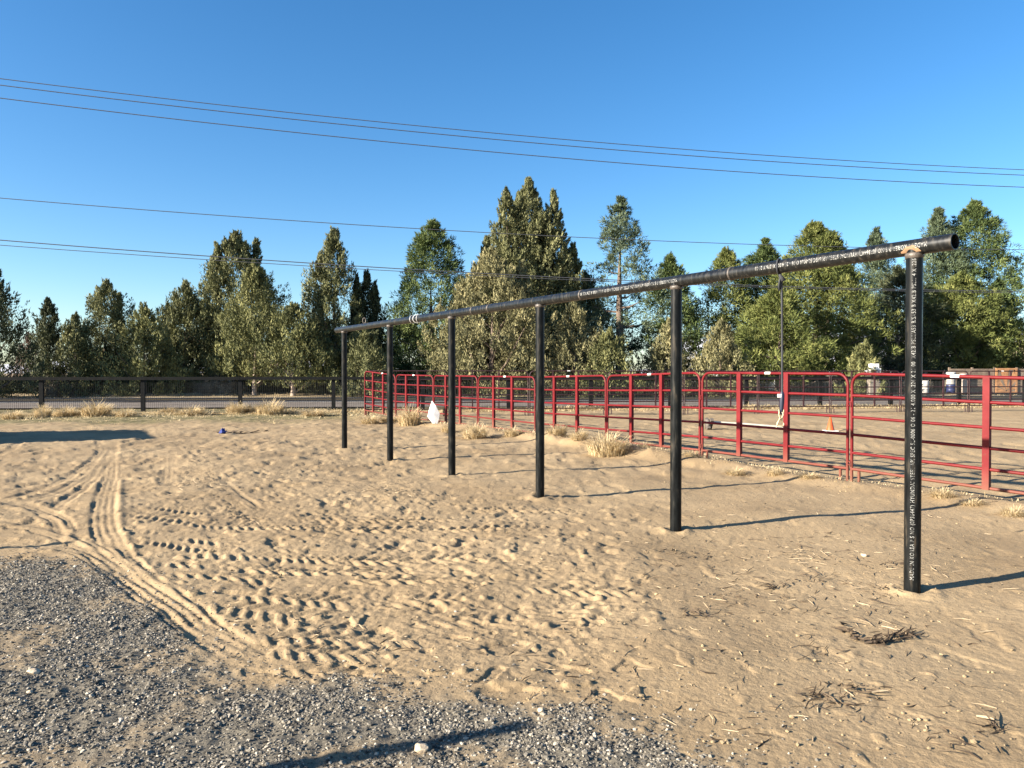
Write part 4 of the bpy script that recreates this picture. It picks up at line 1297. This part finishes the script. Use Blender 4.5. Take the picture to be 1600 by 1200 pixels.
# ------------------------------------------------------------------ arena things
def cone():
    x, y = gpt(1298, 673)
    z = hz(x, y)
    o = empty('traffic_cone', (x, y, z)); tag(o, 'small orange cone on the sand inside the arena', 'cone')
    MB().lathe([(.115, .024), (.105, .04), (.022, .385), (.0, .39)], 20).build('cone_body', M_ORANGE, o)
    b = MB(); 
    s = .165
    b.box(-s, s, -s, s, 0, .022); b.build('base', M_WHITE, o)
cone()
def jump():
    x0, y0 = gpt(1108, 671); x1, y1 = gpt(1224, 671)
    z = hz(x0, y0)
    o = empty('ground_pole', (x0, y0, z)); tag(o, 'white jumping pole with one end raised on a dark block inside the arena', 'pole')
    L = x1 - x0
    MB().tube([(.02, 0, .21), (L * .5, 0, .145), (L, 0, .06)], .046, 12).build('pole', simple_mat('cream_pole', (0.50, 0.46, 0.37), 0.6, var=0.12), o)
    M = Matrix.Translation((-.04, 0, .16))
    blk = MB()
    dark = simple_mat('dark_block', (0.10, 0.085, 0.07), .7)
    for a in (45, -45):
        blk.box(-.045, .045, -.055, .055, -.20, .20, M @ Matrix.Rotation(R(a), 4, 'X') @ Matrix.Translation((.092 if a > 0 else 0, 0, 0)))
    blk.lathe([(0, -.05), (.13, -.05), (.15, 0), (.13, .06), (0, .06)], 14, M @ Matrix.Rotation(R(90), 4, 'Y'))
    blk.build('end_block', dark, o)
jump()
def sheet():
    y = 23.3
    pts = [(675, 626), (681, 634), (687, 646), (686, 655), (681, 668), (675, 660), (668, 651), (670, 641)]
    P = [at(px, py, y) for px, py in pts]
    c = sum(P, Vector()) / len(P)
    b = Vector((c.x, y, 0.0))
    m = MB()
    rnd = random.Random(4)
    f = [p - b + Vector((0, -.06 + .10 * (p.z) + rnd.uniform(-.02, .02), 0)) for p in P]
    f2 = [p + Vector((0, .012, 0)) for p in f]
    k = len(P)
    cc = sum(f, Vector()) / k + Vector((0, -.05, 0))
    m.poly(f + [cc] + f2 + [cc + Vector((0, .012, 0))], [(i, (i + 1) % k, k)[::-1] for i in range(k)] + [(k + 1 + i, k + 1 + (i + 1) % k, 2 * k + 1) for i in range(k)] +
           [(i, (i + 1) % k, k + 1 + (i + 1) % k, k + 1 + i) for i in range(k)])
    o = m.build('plastic_sheet', M_WHITE, None, b); tag(o, 'white diamond shaped sheet standing at the foot of the far red panels', 'sheet')
sheet()
def rag():
    x, y = gpt(347, 677)
    m = MB()
    rnd = random.Random(8)
    vs = []; fs = []
    n, k = 9, 7
    for i in range(k):
        for j in range(n):
            a = 2 * math.pi * j / n; e = math.pi / 2 * i / (k - 1)
            r = .085 * (1 + rnd.uniform(-.45, .45))
            vs.append((r * math.cos(e) * math.cos(a) * 1.25, r * math.cos(e) * math.sin(a), .13 * math.sin(e) * (1 + rnd.uniform(-.4, .4))))
    for i in range(k - 1):
        for j in range(n):
            fs.append((i * n + j, i * n + (j + 1) % n, (i + 1) * n + (j + 1) % n, (i + 1) * n + j))
    m.poly(vs, fs)
    o = m.build('crumpled_cloth', M_BLUECLOTH, None, (x, y, hz(x, y) - .01)); tag(o, 'crumpled blue cloth lying on the sand before the dry grass', 'cloth')
rag()

# ------------------------------------------------------------------ straw tufts and dry grass
def blades(n, rad, hgt, rng, droop=0.5, w=0.006):
    a = rng.uniform(0, 2 * math.pi, n); rr = rad * 0.62 * np.sqrt(rng.uniform(0, 1, n))
    bx, by = rr * np.cos(a), rr * np.sin(a)
    out = np.abs(rng.normal(0, 0.6, n)) * droop + 0.12 + 0.5 * rr / rad
    ang = a + rng.normal(0, 0.5, n)
    h = hgt * rng.uniform(0.30, 1.05, n) * (1 - 0.5 * rr / rad)
    V = []; 
    w = w * rng.uniform(0.7, 1.4, n)
    px_, py_ = -np.sin(ang), np.cos(ang)
    segs = [(0, 0), (0.55, 0.30), (0.92, 1.0)]
    rows = []
    for (t, o) in segs:
        x = bx + np.cos(ang) * out * h * o * 1.2; y = by + np.sin(ang) * out * h * o * 1.2
        z = h * t * np.clip(1 - 0.45 * out * o, 0.25, 1)
        ww = w * (1 - 0.55 * t)
        rows.append((np.stack([x - px_ * ww, y - py_ * ww, z], 1), np.stack([x + px_ * ww, y + py_ * ww, z], 1)))
    v = np.stack([rows[0][0], rows[0][1], rows[1][0], rows[1][1], rows[2][0], rows[2][1]], 1).reshape(-1, 3)
    i = np.arange(n)[:, None] * 6
    f = np.vstack([i + np.array([[0, 1, 3, 2]]), i + np.array([[2, 3, 5, 4]])])
    tint = np.repeat(np.clip(rng.normal(.6, .25, n), 0, 1), 6)
    return v, f, tint
TUFTM = []
for s in range(4):
    rng = np.random.default_rng(200 + s)
    v, f, t = blades(620, 0.5, 0.5, rng, droop=(0.55, 0.9, 0.7, 1.2)[s], w=0.008)
    TUFTM.append(np_mesh('straw_tuft', v, f, False, {'tint': t}))
    TUFTM[-1].materials.append(M_STRAW)
TUFTS = [  # pixel of the foot, height px, width px, mesh, label
    (950, 712, 46, 70, 0, 'big upright golden straw tuft at the foot of the red panels'),
    (742, 684, 36, 62, 3, 'broad straw tuft just right of the fourth post from the right'),
    (640, 664, 40, 44, 2, 'tall feathery straw tuft between the two farthest left panels'),
    (578, 662, 18, 40, 1, 'low straw tuft at the far left end of the red panels'),
    (608, 660, 16, 36, 2, 'low straw tuft right beside the second post from the far end'),
    (150, 650, 30, 54, 2, 'round golden straw tuft between the first and second fence posts'),
    (66, 652, 28, 26, 0, 'thin pale straw tuft under the leftmost fence post'),
    (20, 654, 20, 44, 1, 'low straw tuft at the left edge by the fence'),
    (102, 650, 22, 40, 1, 'low straw tuft left of the round golden one'),
    (196, 652, 20, 44, 3, 'flattened straw tuft left of the second fence post'),
    (262, 646, 16, 40, 1, 'low straw tuft right of the second fence post'),
    (300, 648, 22, 56, 3, 'brownish flat straw tuft midway between the second and third fence posts'),
    (368, 646, 24, 36, 2, 'straw tuft under the third fence post'),
    (392, 645, 20, 40, 3, 'flat straw tuft directly right of the third fence post'),
    (422, 647, 30, 50, 2, 'bushy straw tuft right of the third fence post'),
    (490, 650, 16, 50, 1, 'low straw tuft left of the fourth fence post'),
    (800, 684, 20, 34, 1, 'low straw tuft left of the third post from the right'),
    (870, 690, 24, 40, 2, 'straw tuft right of the third post from the right'),
    (905, 698, 24, 44, 3, 'flat straw tuft left of the big upright one'),
    (1008, 708, 16, 30, 1, 'low straw tuft right of the big upright one'),
    (1082, 722, 18, 34, 3, 'flat straw tuft right of the second post from the right'),
    (1150, 742, 16, 40, 1, 'low straw tuft under the panel left of the strap'),
    (1212, 746, 20, 36, 3, 'pale straw tuft straight below the hanging strap'),
    (1265, 752, 14, 40, 1, 'low straw tuft near the right foot of the middle panel'),
    (1474, 782, 24, 50, 3, 'pale straw tuft right of the nearest post'),
    (1520, 792, 16, 44, 1, 'low straw tuft under the right edge panel'),
    (1584, 808, 24, 50, 3, 'flat straw tuft at the right edge under the panel'),
    (700, 676, 20, 30, 1, 'low straw tuft under the white diamond sheet')]
for i, (px, py, hp, wp, mi, lab) in enumerate(TUFTS):
    x, y = gpt(px, py)
    o = bpy.data.objects.new('straw_tuft', TUFTM[mi]); COL.objects.link(o)
    s = hp / FPX * y / 0.42; w = wp / FPX * y / (0.75, 1.0, 0.85, 1.15)[mi]
    o.location = (x, y, hb(x, y) - .02); o.rotation_euler = (0, 0, i * 1.7); o.scale = (w, w, s)
    tag(o, lab, 'grass tuft', 'straw tufts along the fences')

def dry_grass():
    rng = np.random.default_rng(77)
    V, Fc, Tn = [], [], []; base = 0
    spots = []
    for k in range(4600):                                # along the road fence
        u = rng.uniform(-2.5, 13.5)
        x = -18.2 + 3.61 * u; y = 29.7 + .66 * u - rng.uniform(-1.2, 1.0) - abs(rng.normal(0, 2.2)) * (1 if x < -5 else .2)
        if k % 5 < 3:
            y = 29.7 + .66 * u + rng.normal(-.35, .40)
            spots.append((x, y, rng.uniform(.18, .50) * (0.60 + 0.40 * math.sin(u * 4.1) * math.sin(u * 1.7 + 1)), 16)); continue
        d = 29.7 + .66 * u - y
        spots.append((x, y, (rng.uniform(.10, .36) * (0.55 + 0.45 * math.sin(u * 5.1) * math.sin(u * 2.3 + 1)) + .05) if d < 1.4 else rng.uniform(.05, .19), 10))
    for k in range(420):                                 # roadside on the far bank
        x = rng.uniform(-38, 42); y = 50.6 + .085 * x + rng.uniform(0, 2.6)
        spots.append((x, y, rng.uniform(.12, .35), 8))
    for k in range(620):                                 # along the red panels
        s = rng.uniform(0, len(J) - 1.001); i = int(s); f = s - i
        x = J[i][0] * (1 - f) + J[i + 1][0] * f; y = J[i][1] * (1 - f) + J[i + 1][1] * f
        d = rng.normal(0.05, 0.28)
        x += -d * .856; y += -d * .517
        spots.append((x, y, rng.uniform(.05, .16) * (0.7 if i < 2 else 1), 8))
    xs = np.array([s[0] for s in spots]); ys = np.array([s[1] for s in spots])
    zs = H_base(xs, ys)
    zs = zs + 0.25 * sstep(0.5, 3.0, ys - (50.6 + 0.085 * xs))
    for (x, y, h, n), z in zip(spots, zs):
        v, f, t = blades(n, .35, h, rng, droop=1.2, w=.0014 + .00030 * y)
        V.append(v + np.array([x, y, z - .01])); Fc.append(f + base); Tn.append(t); base += len(v)
    me = np_mesh('dry_grass', np.vstack(V), np.vstack(Fc), False, {'tint': np.concatenate(Tn)})
    o = link_mesh('dry_grass', me, M_STRAW)
    tag(o, 'thin dry grass and straw growing along the fences and roadside', 'grass', kind='stuff')
dry_grass()

# ------------------------------------------------------------------ gravel
def gravel():
    rng = np.random.default_rng(31)
    n = 520000
    # even over the gravelled corner of the yard
    x = rng.uniform(-6.6, 2.2, n); y = rng.uniform(2.2, 7.2, n)
    g = gravel_mask(x, y)
    patch = sstep(0.05, 0.55, fbm(x * 1.6, y * 1.6, 3, 131))
    clump = sstep(-0.35, 0.35, fbm(x * 3.1, y * 3.1, 3, 133))
    d, _, _, _ = seg_dist(x, y, smooth_line([gpt(*p) for p in TYRES[0][0]]))
    px, py = proj(x, y)
    dense = 0.62 + 0.38 * sstep(1010, 900, py) + 0.25 * sstep(560, 700, px)
    p = g * (1 - 0.60 * patch) * (0.38 + 0.62 * clump) * np.clip(dense, 0, 1) * sstep(0.09, 0.24, d)
    # a few strays thrown onto the sand
    sd = poly_sd(x, y, GRAVEL)
    p = np.maximum(p, 0.05 * np.exp(-np.maximum(-sd, 0) / 0.25) * (sd < .1))
    k = rng.uniform(0, 1, n) < p
    x, y = x[k], y[k]
    z = H(x, y)
    m = len(x)
    me = bpy.data.meshes.new('gravel')
    me.vertices.add(m)
    me.vertices.foreach_set('co', np.stack([x, y, z], 1).astype(np.float32).ravel())
    sc = np.clip(rng.lognormal(math.log(0.0056), 0.40, m), 0.0028, 0.014)
    scl = np.stack([sc * rng.uniform(.75, 1.35, m), sc * rng.uniform(.7, 1.1, m), sc * rng.uniform(.5, .95, m)], 1)
    rot = np.stack([rng.uniform(-.6, .6, m), rng.uniform(-.6, .6, m), rng.uniform(0, 6.28, m)], 1)
    for nm, arr, ty in (('gscale', scl, 'FLOAT_VECTOR'), ('grot', rot, 'FLOAT_VECTOR')):
        a = me.attributes.new(nm, ty, 'POINT'); a.data.foreach_set('vector', arr.astype(np.float32).ravel())
    tint = np.clip(rng.beta(1.7, 2.1, m), 0, 1)
    a = me.attributes.new('gtint', 'FLOAT', 'POINT'); a.data.foreach_set('value', tint.astype(np.float32))
    mat, nn, l, b = new_mat('gravel_stone')
    at_ = N(nn, 'ShaderNodeAttribute'); at_.attribute_name = 'gtint'; at_.attribute_type = 'INSTANCER'
    c = ramp(nn, l, at_.outputs['Fac'], [(0.0, (0.030, 0.028, 0.025)), (0.36, (0.104, 0.095, 0.079)), (0.68, (0.235, 0.210, 0.168)), (1.0, (0.50, 0.44, 0.345))])
    l.new(c, b.inputs['Base Color']); b.inputs['Roughness'].default_value = 0.9; b.inputs['Specular IOR Level'].default_value = 0.12
    o = link_mesh('gravel', me, None)
    tag(o, 'grey crushed gravel covering the near left corner of the yard', 'gravel', kind='stuff')
    ng = bpy.data.node_groups.new('gravel_nodes', 'GeometryNodeTree')
    ng.interface.new_socket('Geometry', in_out='INPUT', socket_type='NodeSocketGeometry')
    ng.interface.new_socket('Geometry', in_out='OUTPUT', socket_type='NodeSocketGeometry')
    gi = ng.nodes.new('NodeGroupInput'); go = ng.nodes.new('NodeGroupOutput')
    ico = ng.nodes.new('GeometryNodeMeshIcoSphere'); ico.inputs['Radius'].default_value = 1.0; ico.inputs['Subdivisions'].default_value = 1
    sp = ng.nodes.new('GeometryNodeSetPosition')
    rv = ng.nodes.new('FunctionNodeRandomValue'); rv.data_type = 'FLOAT_VECTOR'
    rv.inputs[0].default_value = (-.30, -.30, -.30); rv.inputs[1].default_value = (.30, .30, .30)
    sm = ng.nodes.new('GeometryNodeSetMaterial'); sm.inputs['Material'].default_value = mat
    iop = ng.nodes.new('GeometryNodeInstanceOnPoints')
    na1 = ng.nodes.new('GeometryNodeInputNamedAttribute'); na1.data_type = 'FLOAT_VECTOR'; na1.inputs['Name'].default_value = 'gscale'
    na2 = ng.nodes.new('GeometryNodeInputNamedAttribute'); na2.data_type = 'FLOAT_VECTOR'; na2.inputs['Name'].default_value = 'grot'
    L = ng.links
    L.new(ico.outputs['Mesh'], sp.inputs['Geometry']); L.new(rv.outputs[0], sp.inputs['Offset'])
    L.new(sp.outputs[0], sm.inputs[0]); L.new(sm.outputs[0], iop.inputs['Instance'])
    L.new(gi.outputs[0], iop.inputs['Points'])
    L.new(na1.outputs[0], iop.inputs['Scale']); 
    e2r = ng.nodes.new('FunctionNodeEulerToRotation')
    L.new(na2.outputs[0], e2r.inputs[0]); L.new(e2r.outputs[0], iop.inputs['Rotation'])
    L.new(iop.outputs[0], go.inputs[0])
    md = o.modifiers.new('gravel', 'NODES'); md.node_group = ng
    me.materials.append(mat)
gravel()

# ------------------------------------------------------------------ litter on the sand
def stick_v(x, y, z, ang, L, w, bend, rng, lift=0.0):
    """a thin three sided bent twig"""
    c, s = math.cos(ang), math.sin(ang)
    out = []
    for (t, o, k) in ((-.5, 0, .6), (0, bend, 1), (.5, 0, .35)):
        cx, cy = x + c * L * t - s * o, y + s * L * t + c * o
        cz = z + w * .7 + lift * (t + .5) * L
        for (a, b) in ((-1, -.6), (1, -.6), (0, 1)):
            out.append((cx - s * a * w * k, cy + c * a * w * k, cz + b * w * k))
    return out
SF = [(0, 1, 4, 3), (1, 2, 5, 4), (2, 0, 3, 5), (3, 4, 7, 6), (4, 5, 8, 7), (5, 3, 6, 8)]
def litter():
    rng = np.random.default_rng(91)
    P = []
    def region(n, x0, x1, y0, y1):
        for _ in range(n):
            P.append(gpt(rng.uniform(x0, x1), rng.uniform(y0, y1)))
    region(260, 980, 1420, 840, 960); region(150, 880, 1600, 960, 1180); region(120, 560, 1000, 750, 900)
    region(120, 300, 1000, 940, 1090); region(130, 200, 620, 690, 790); region(70, 0, 500, 680, 760); region(90, 1080, 1600, 760, 900); region(40, 600, 1300, 690, 780)
    # clusters
    for _ in range(34):
        cx, cy = rng.uniform(300, 1580), rng.uniform(720, 1160)
        if cy > 1050 and cx < 1000: continue
        gx, gy = gpt(cx, cy)
        for _ in range(rng.integers(5, 13)):
            P.append((gx + rng.normal(0, .07), gy + rng.normal(0, .09)))
    P = np.array(P)
    keep = gravel_mask(P[:, 0], P[:, 1]) < .5
    P = P[keep]
    Z = H(P[:, 0], P[:, 1])
    V = []; F = []; Tn = []; b = 0
    for (x, y), z in zip(P, Z):
        L = rng.uniform(.025, .11) * (1.6 if rng.uniform() < .1 else 1)
        v = stick_v(x, y, z, rng.uniform(0, 6.28), L, rng.uniform(.0013, .0036), rng.normal(0, .012), rng, rng.uniform(-.05, .22))
        V += v; F += [tuple(i + b for i in q) for q in SF]; b += 9
        Tn += [float(np.clip(rng.choice([.12, .3, .85]) + rng.normal(0, .1), 0, 1))] * 9
    me = np_mesh('plant_litter', np.array(V), np.array(F), False, {'tint': np.array(Tn)})
    o = link_mesh('plant_litter', me, M_TWIG); tag(o, 'broken straw and twig bits strewn over the sand', 'litter', kind='stuff')
    # clods of dried sand and small dung pellets
    mb = MB()
    rnd = random.Random(5)
    n = 900
    cx = rng.uniform(150, 1600, n); cy = rng.uniform(690, 1190, n)
    q = np.array([gpt(a, c) for a, c in zip(cx, cy)])
    k = gravel_mask(q[:, 0], q[:, 1]) < .5
    q = q[k]
    zz = H(q[:, 0], q[:, 1])
    V = []; F = []; b = 0
    bmi = bmesh.new(); bmesh.ops.create_icosphere(bmi, subdivisions=1, radius=1)
    icov = np.array([tuple(v.co) for v in bmi.verts]); icof = [tuple(v.index for v in f.verts) for f in bmi.faces]; bmi.free()
    for (x, y), z in zip(q, zz):
        s = min(rng.lognormal(math.log(.0065), .40), .016)
        pv = icov * (s * rng.uniform(.7, 1.2, (12, 1))) * np.array([1.2, .95, .75])
        a = rng.uniform(0, 6.28)
        rot = np.array([[math.cos(a), -math.sin(a), 0], [math.sin(a), math.cos(a), 0], [0, 0, 1]])
        V.append(pv @ rot.T + np.array([x, y, z + s * .3])); F += [tuple(i + b for i in t) for t in icof]; b += 12
    me = np_mesh('sand_clods', np.vstack(V), np.array(F), False)
    o = link_mesh('sand_clods', me, simple_mat('clod', (0.25, 0.185, 0.105), .95, var=.35, scale=2)); tag(o, 'little dry clods lying on the sand', 'clods', kind='stuff')
litter()

def twig_clump(px, py, label, n, spread, L, seed, tmean=0.25, curve=None, cat='twigs', name='twig_clump', w=0.0032):
    rng = np.random.default_rng(seed)
    x0, y0 = gpt(px, py)
    z0 = hz(x0, y0)
    V = []; F = []; Tn = []; b = 0
    for k in range(int(n * .62)):
        if curve is None:
            x, y = rng.normal(0, spread * 1.25), rng.normal(0, spread); an = rng.uniform(0, 6.28)
        else:
            t = rng.uniform(0, 1); i = min(int(t * (len(curve) - 1)), len(curve) - 2); f = t * (len(curve) - 1) - i
            cx = [gpt(*c) for c in (curve[i], curve[i + 1])]
            x = cx[0][0] * (1 - f) + cx[1][0] * f - x0 + rng.normal(0, spread); y = cx[0][1] * (1 - f) + cx[1][1] * f - y0 + rng.normal(0, spread)
            an = math.atan2(cx[1][1] - cx[0][1], cx[1][0] - cx[0][0]) + rng.normal(0, .5)
        zl = hz(x0 + x, y0 + y) - z0
        v = stick_v(x, y, zl + abs(rng.normal(0, .008)), an, L * rng.uniform(.35, 1.05), w * rng.uniform(.6, 1.4), rng.normal(0, .02), rng, rng.uniform(-.1, .45))
        V += v; F += [tuple(i + b for i in q) for q in SF]; b += 9
        Tn += [float(np.clip(tmean + rng.normal(0, .16), 0, 1))] * 9
    me = np_mesh(name, np.array(V), np.array(F), False, {'tint': np.array(Tn)})
    o = link_mesh(name, me, M_TWIG, None, (x0, y0, z0)); tag(o, label, cat, 'dead plant clumps on the sand')
    return o
twig_clump(1370, 1000, 'long curved dark dead branch lying on the smooth sand at right', 95, .022, .13, 1, .10, [(1312, 978), (1330, 990), (1345, 1002), (1370, 1006), (1392, 1002), (1412, 994), (1432, 990)], 'branch', 'dead_branch', .0052)
twig_clump(1292, 1098, 'left of two matted brown twig clumps low at right', 46, .05, .10, 2, .2)
twig_clump(1334, 1082, 'right of two matted brown twig clumps low at right', 34, .042, .09, 3, .28)
twig_clump(1090, 962, 'small dark twig clump on the sand below the second post from the right', 26, .05, .11, 4, .2)
twig_clump(1206, 915, 'dark broken twig standing up left of the nearest post', 22, .04, .12, 5, .12)
twig_clump(1282, 908, 'loose grey brown twig clump midway to the nearest post', 34, .08, .10, 6, .35)
twig_clump(1405, 884, 'dark twig clump touching the left side of the nearest post', 26, .06, .10, 7, .15)
twig_clump(1370, 920, 'pale scattered twig clump left of the foot of the nearest post', 34, .09, .09, 8, .5)
twig_clump(1562, 1142, 'dark splayed dead plant at the bottom right corner', 16, .025, .13, 9, .12)
twig_clump(1520, 1172, 'thin brown twigs at the bottom right below the splayed plant', 20, .10, .12, 10, .25)
twig_clump(1300, 838, 'dark twig on the sand between the two nearest posts', 12, .05, .12, 11, .15)
twig_clump(1060, 868, 'flat scatter of dark twigs below the second post from the right', 30, .16, .12, 12, .2)
twig_clump(560, 768, 'dark fallen stick with straw on the churned sand', 16, .12, .22, 13, .15)
twig_clump(620, 770, 'pale straw strewn right of the fallen stick', 60, .22, .10, 14, .8)
twig_clump(375, 676, 'dark line of dead weeds right of the blue cloth', 60, .05, .25, 15, .15, [(320, 673), (350, 676), (380, 676), (415, 673)], 'weeds', 'dead_weeds', .012)
twig_clump(310, 762, 'scatter of pale straw on the sand right of the tyre track', 50, .28, .14, 16, .85)
twig_clump(1250, 870, 'pale straw scatter between the two nearest posts', 60, .16, .08, 17, .75)
def stick(px, py, ang, L, w, label, mat_t=.95):
    rng = np.random.default_rng(int(px))
    x, y = gpt(px, py); z = hz(x, y)
    v = stick_v(0, 0, 0.003, R(ang), L, w, .006, rng, .06)
    me = np_mesh('straw_stick', np.array(v), np.array(SF), False, {'tint': np.full(9, mat_t)})
    o = link_mesh('straw_stick', me, M_TWIG, None, (x, y, z)); tag(o, label, 'stick', 'pale sticks on the sand')
stick(1378, 1088, 4, .085, .006, 'short pale stick right of the matted twig clumps')
stick(1545, 1130, -40, .075, .006, 'pale stick leaning beside the splayed dead plant')
stick(1392, 982, -62, .11, .004, 'thin straw sticking up from the curved dead branch')
stick(1545, 986, 6, .09, .005, 'thin pale stick right of the curved dead branch')
def stone(px, py, sx, sy, sz, label, seed, rotz=0):
    bm = bmesh.new(); bmesh.ops.create_icosphere(bm, subdivisions=3, radius=1)
    rnd = random.Random(seed)
    planes = [Vector((rnd.gauss(0, 1), rnd.gauss(0, 1), rnd.gauss(0, 1))).normalized() for _ in range(14)]
    ds = [rnd.uniform(.62, .9) for _ in planes]
    for v in bm.verts:
        for p, d in zip(planes, ds):
            k = v.co.dot(p)
            if k > d: v.co -= p * (k - d)
        v.co = Vector((v.co.x * sx, v.co.y * sy, v.co.z * sz))
    me = bpy.data.meshes.new('stone'); bm.to_mesh(me); bm.free()
    x, y = gpt(px, py)
    o = link_mesh('stone', me, M_STONE, None, (x, y, hz(x, y) + sz * .45)); o.rotation_euler = (0, .12, rotz); tag(o, label, 'stone', 'pale stones')
stone(658, 1178, .037, .026, .026, 'pale sandy stone beside the post shadow on the gravel', 3, -.3)
stone(846, 1118, .018, .015, .014, 'small white stone at the upper edge of the gravel', 4)
stone(1352, 872, .035, .026, .020, 'pale stone on the sand left of the nearest post', 5)
stone(42, 1090, .016, .014, .012, 'small whitish stone near the left edge of the gravel', 6)
stone(50, 1062, .045, .03, .014, 'flat sandy stone half buried in the gravel at left', 7)

# ------------------------------------------------------------------ neighbours whose shadows reach into the picture
def shed():
    wood = simple_mat('shed_board', (0.22, 0.16, 0.11), .85, var=.25, scale=4)
    roofm = simple_mat('shed_roof', (0.30, 0.31, 0.32), .5, metal=.4, var=.1)
    u = Vector((-.87, -.5, 0)).normalized(); v = Vector((-.5, .87, 0)).normalized()
    hgt = 2.7; Lh = hgt / math.tan(SUN_EL)
    s1 = Vector((*gpt(241, 685), 0)) - Vector((LDX, LDY, 0)) * Lh
    o = empty('run_in_shed', s1, math.atan2(-u.y, -u.x)); tag(o, 'low wooden shed left of the picture whose flat roof shadows the sand', 'shed')
    W, D = 4.5, 3.6
    # local x points towards +(-u); body lies to the left
    for (x0, x1, y0, y1) in ((-W, -.05, .02, .07), (-W, -.05, D - .07, D - .02), (-.12, -.06, .071, D - .071)):
        n = 12
        for k in range(n):
            z0 = k * (hgt - .16) / n
            MB().box(x0, x1, y0, y1, z0 + .004, z0 + (hgt - .16) / n).build('board', wood, o)
    for x in (-W + .08, -W / 2, -.22):
        for y in (.13, D - .13):
            MB().box(x - .05, x + .05, y - .05, y + .05, 0, hgt - .16).build('post', wood, o)
    MB().box(-W - .1, 0, 0, D, hgt - .14, hgt).build('roof', roofm, o)
shed()
def yard_post(tip_px, h, label):
    tx, ty = gpt(*tip_px)
    L = h / math.tan(SUN_EL)
    x, y = tx - LDX * L, ty - LDY * L
    o = empty('yard_post', (x, y, 0)); tag(o, label, 'post', 'steel posts left of the picture')
    MB().lathe([(.046, -.3), (.046, h - .01), (.042, h)], 20).build('pipe', M_STEEL, o)
    MB().lathe([(.050, h - .03), (.050, h + .004), (0, h + .012)], 20).build('cap', M_WELD, o)
yard_post((815, 1138), 1.55, 'steel post left of the camera whose shadow crosses the gravel')
yard_post((100, 848), 1.55, 'steel post farther left whose shadow touches the edge of the sand')
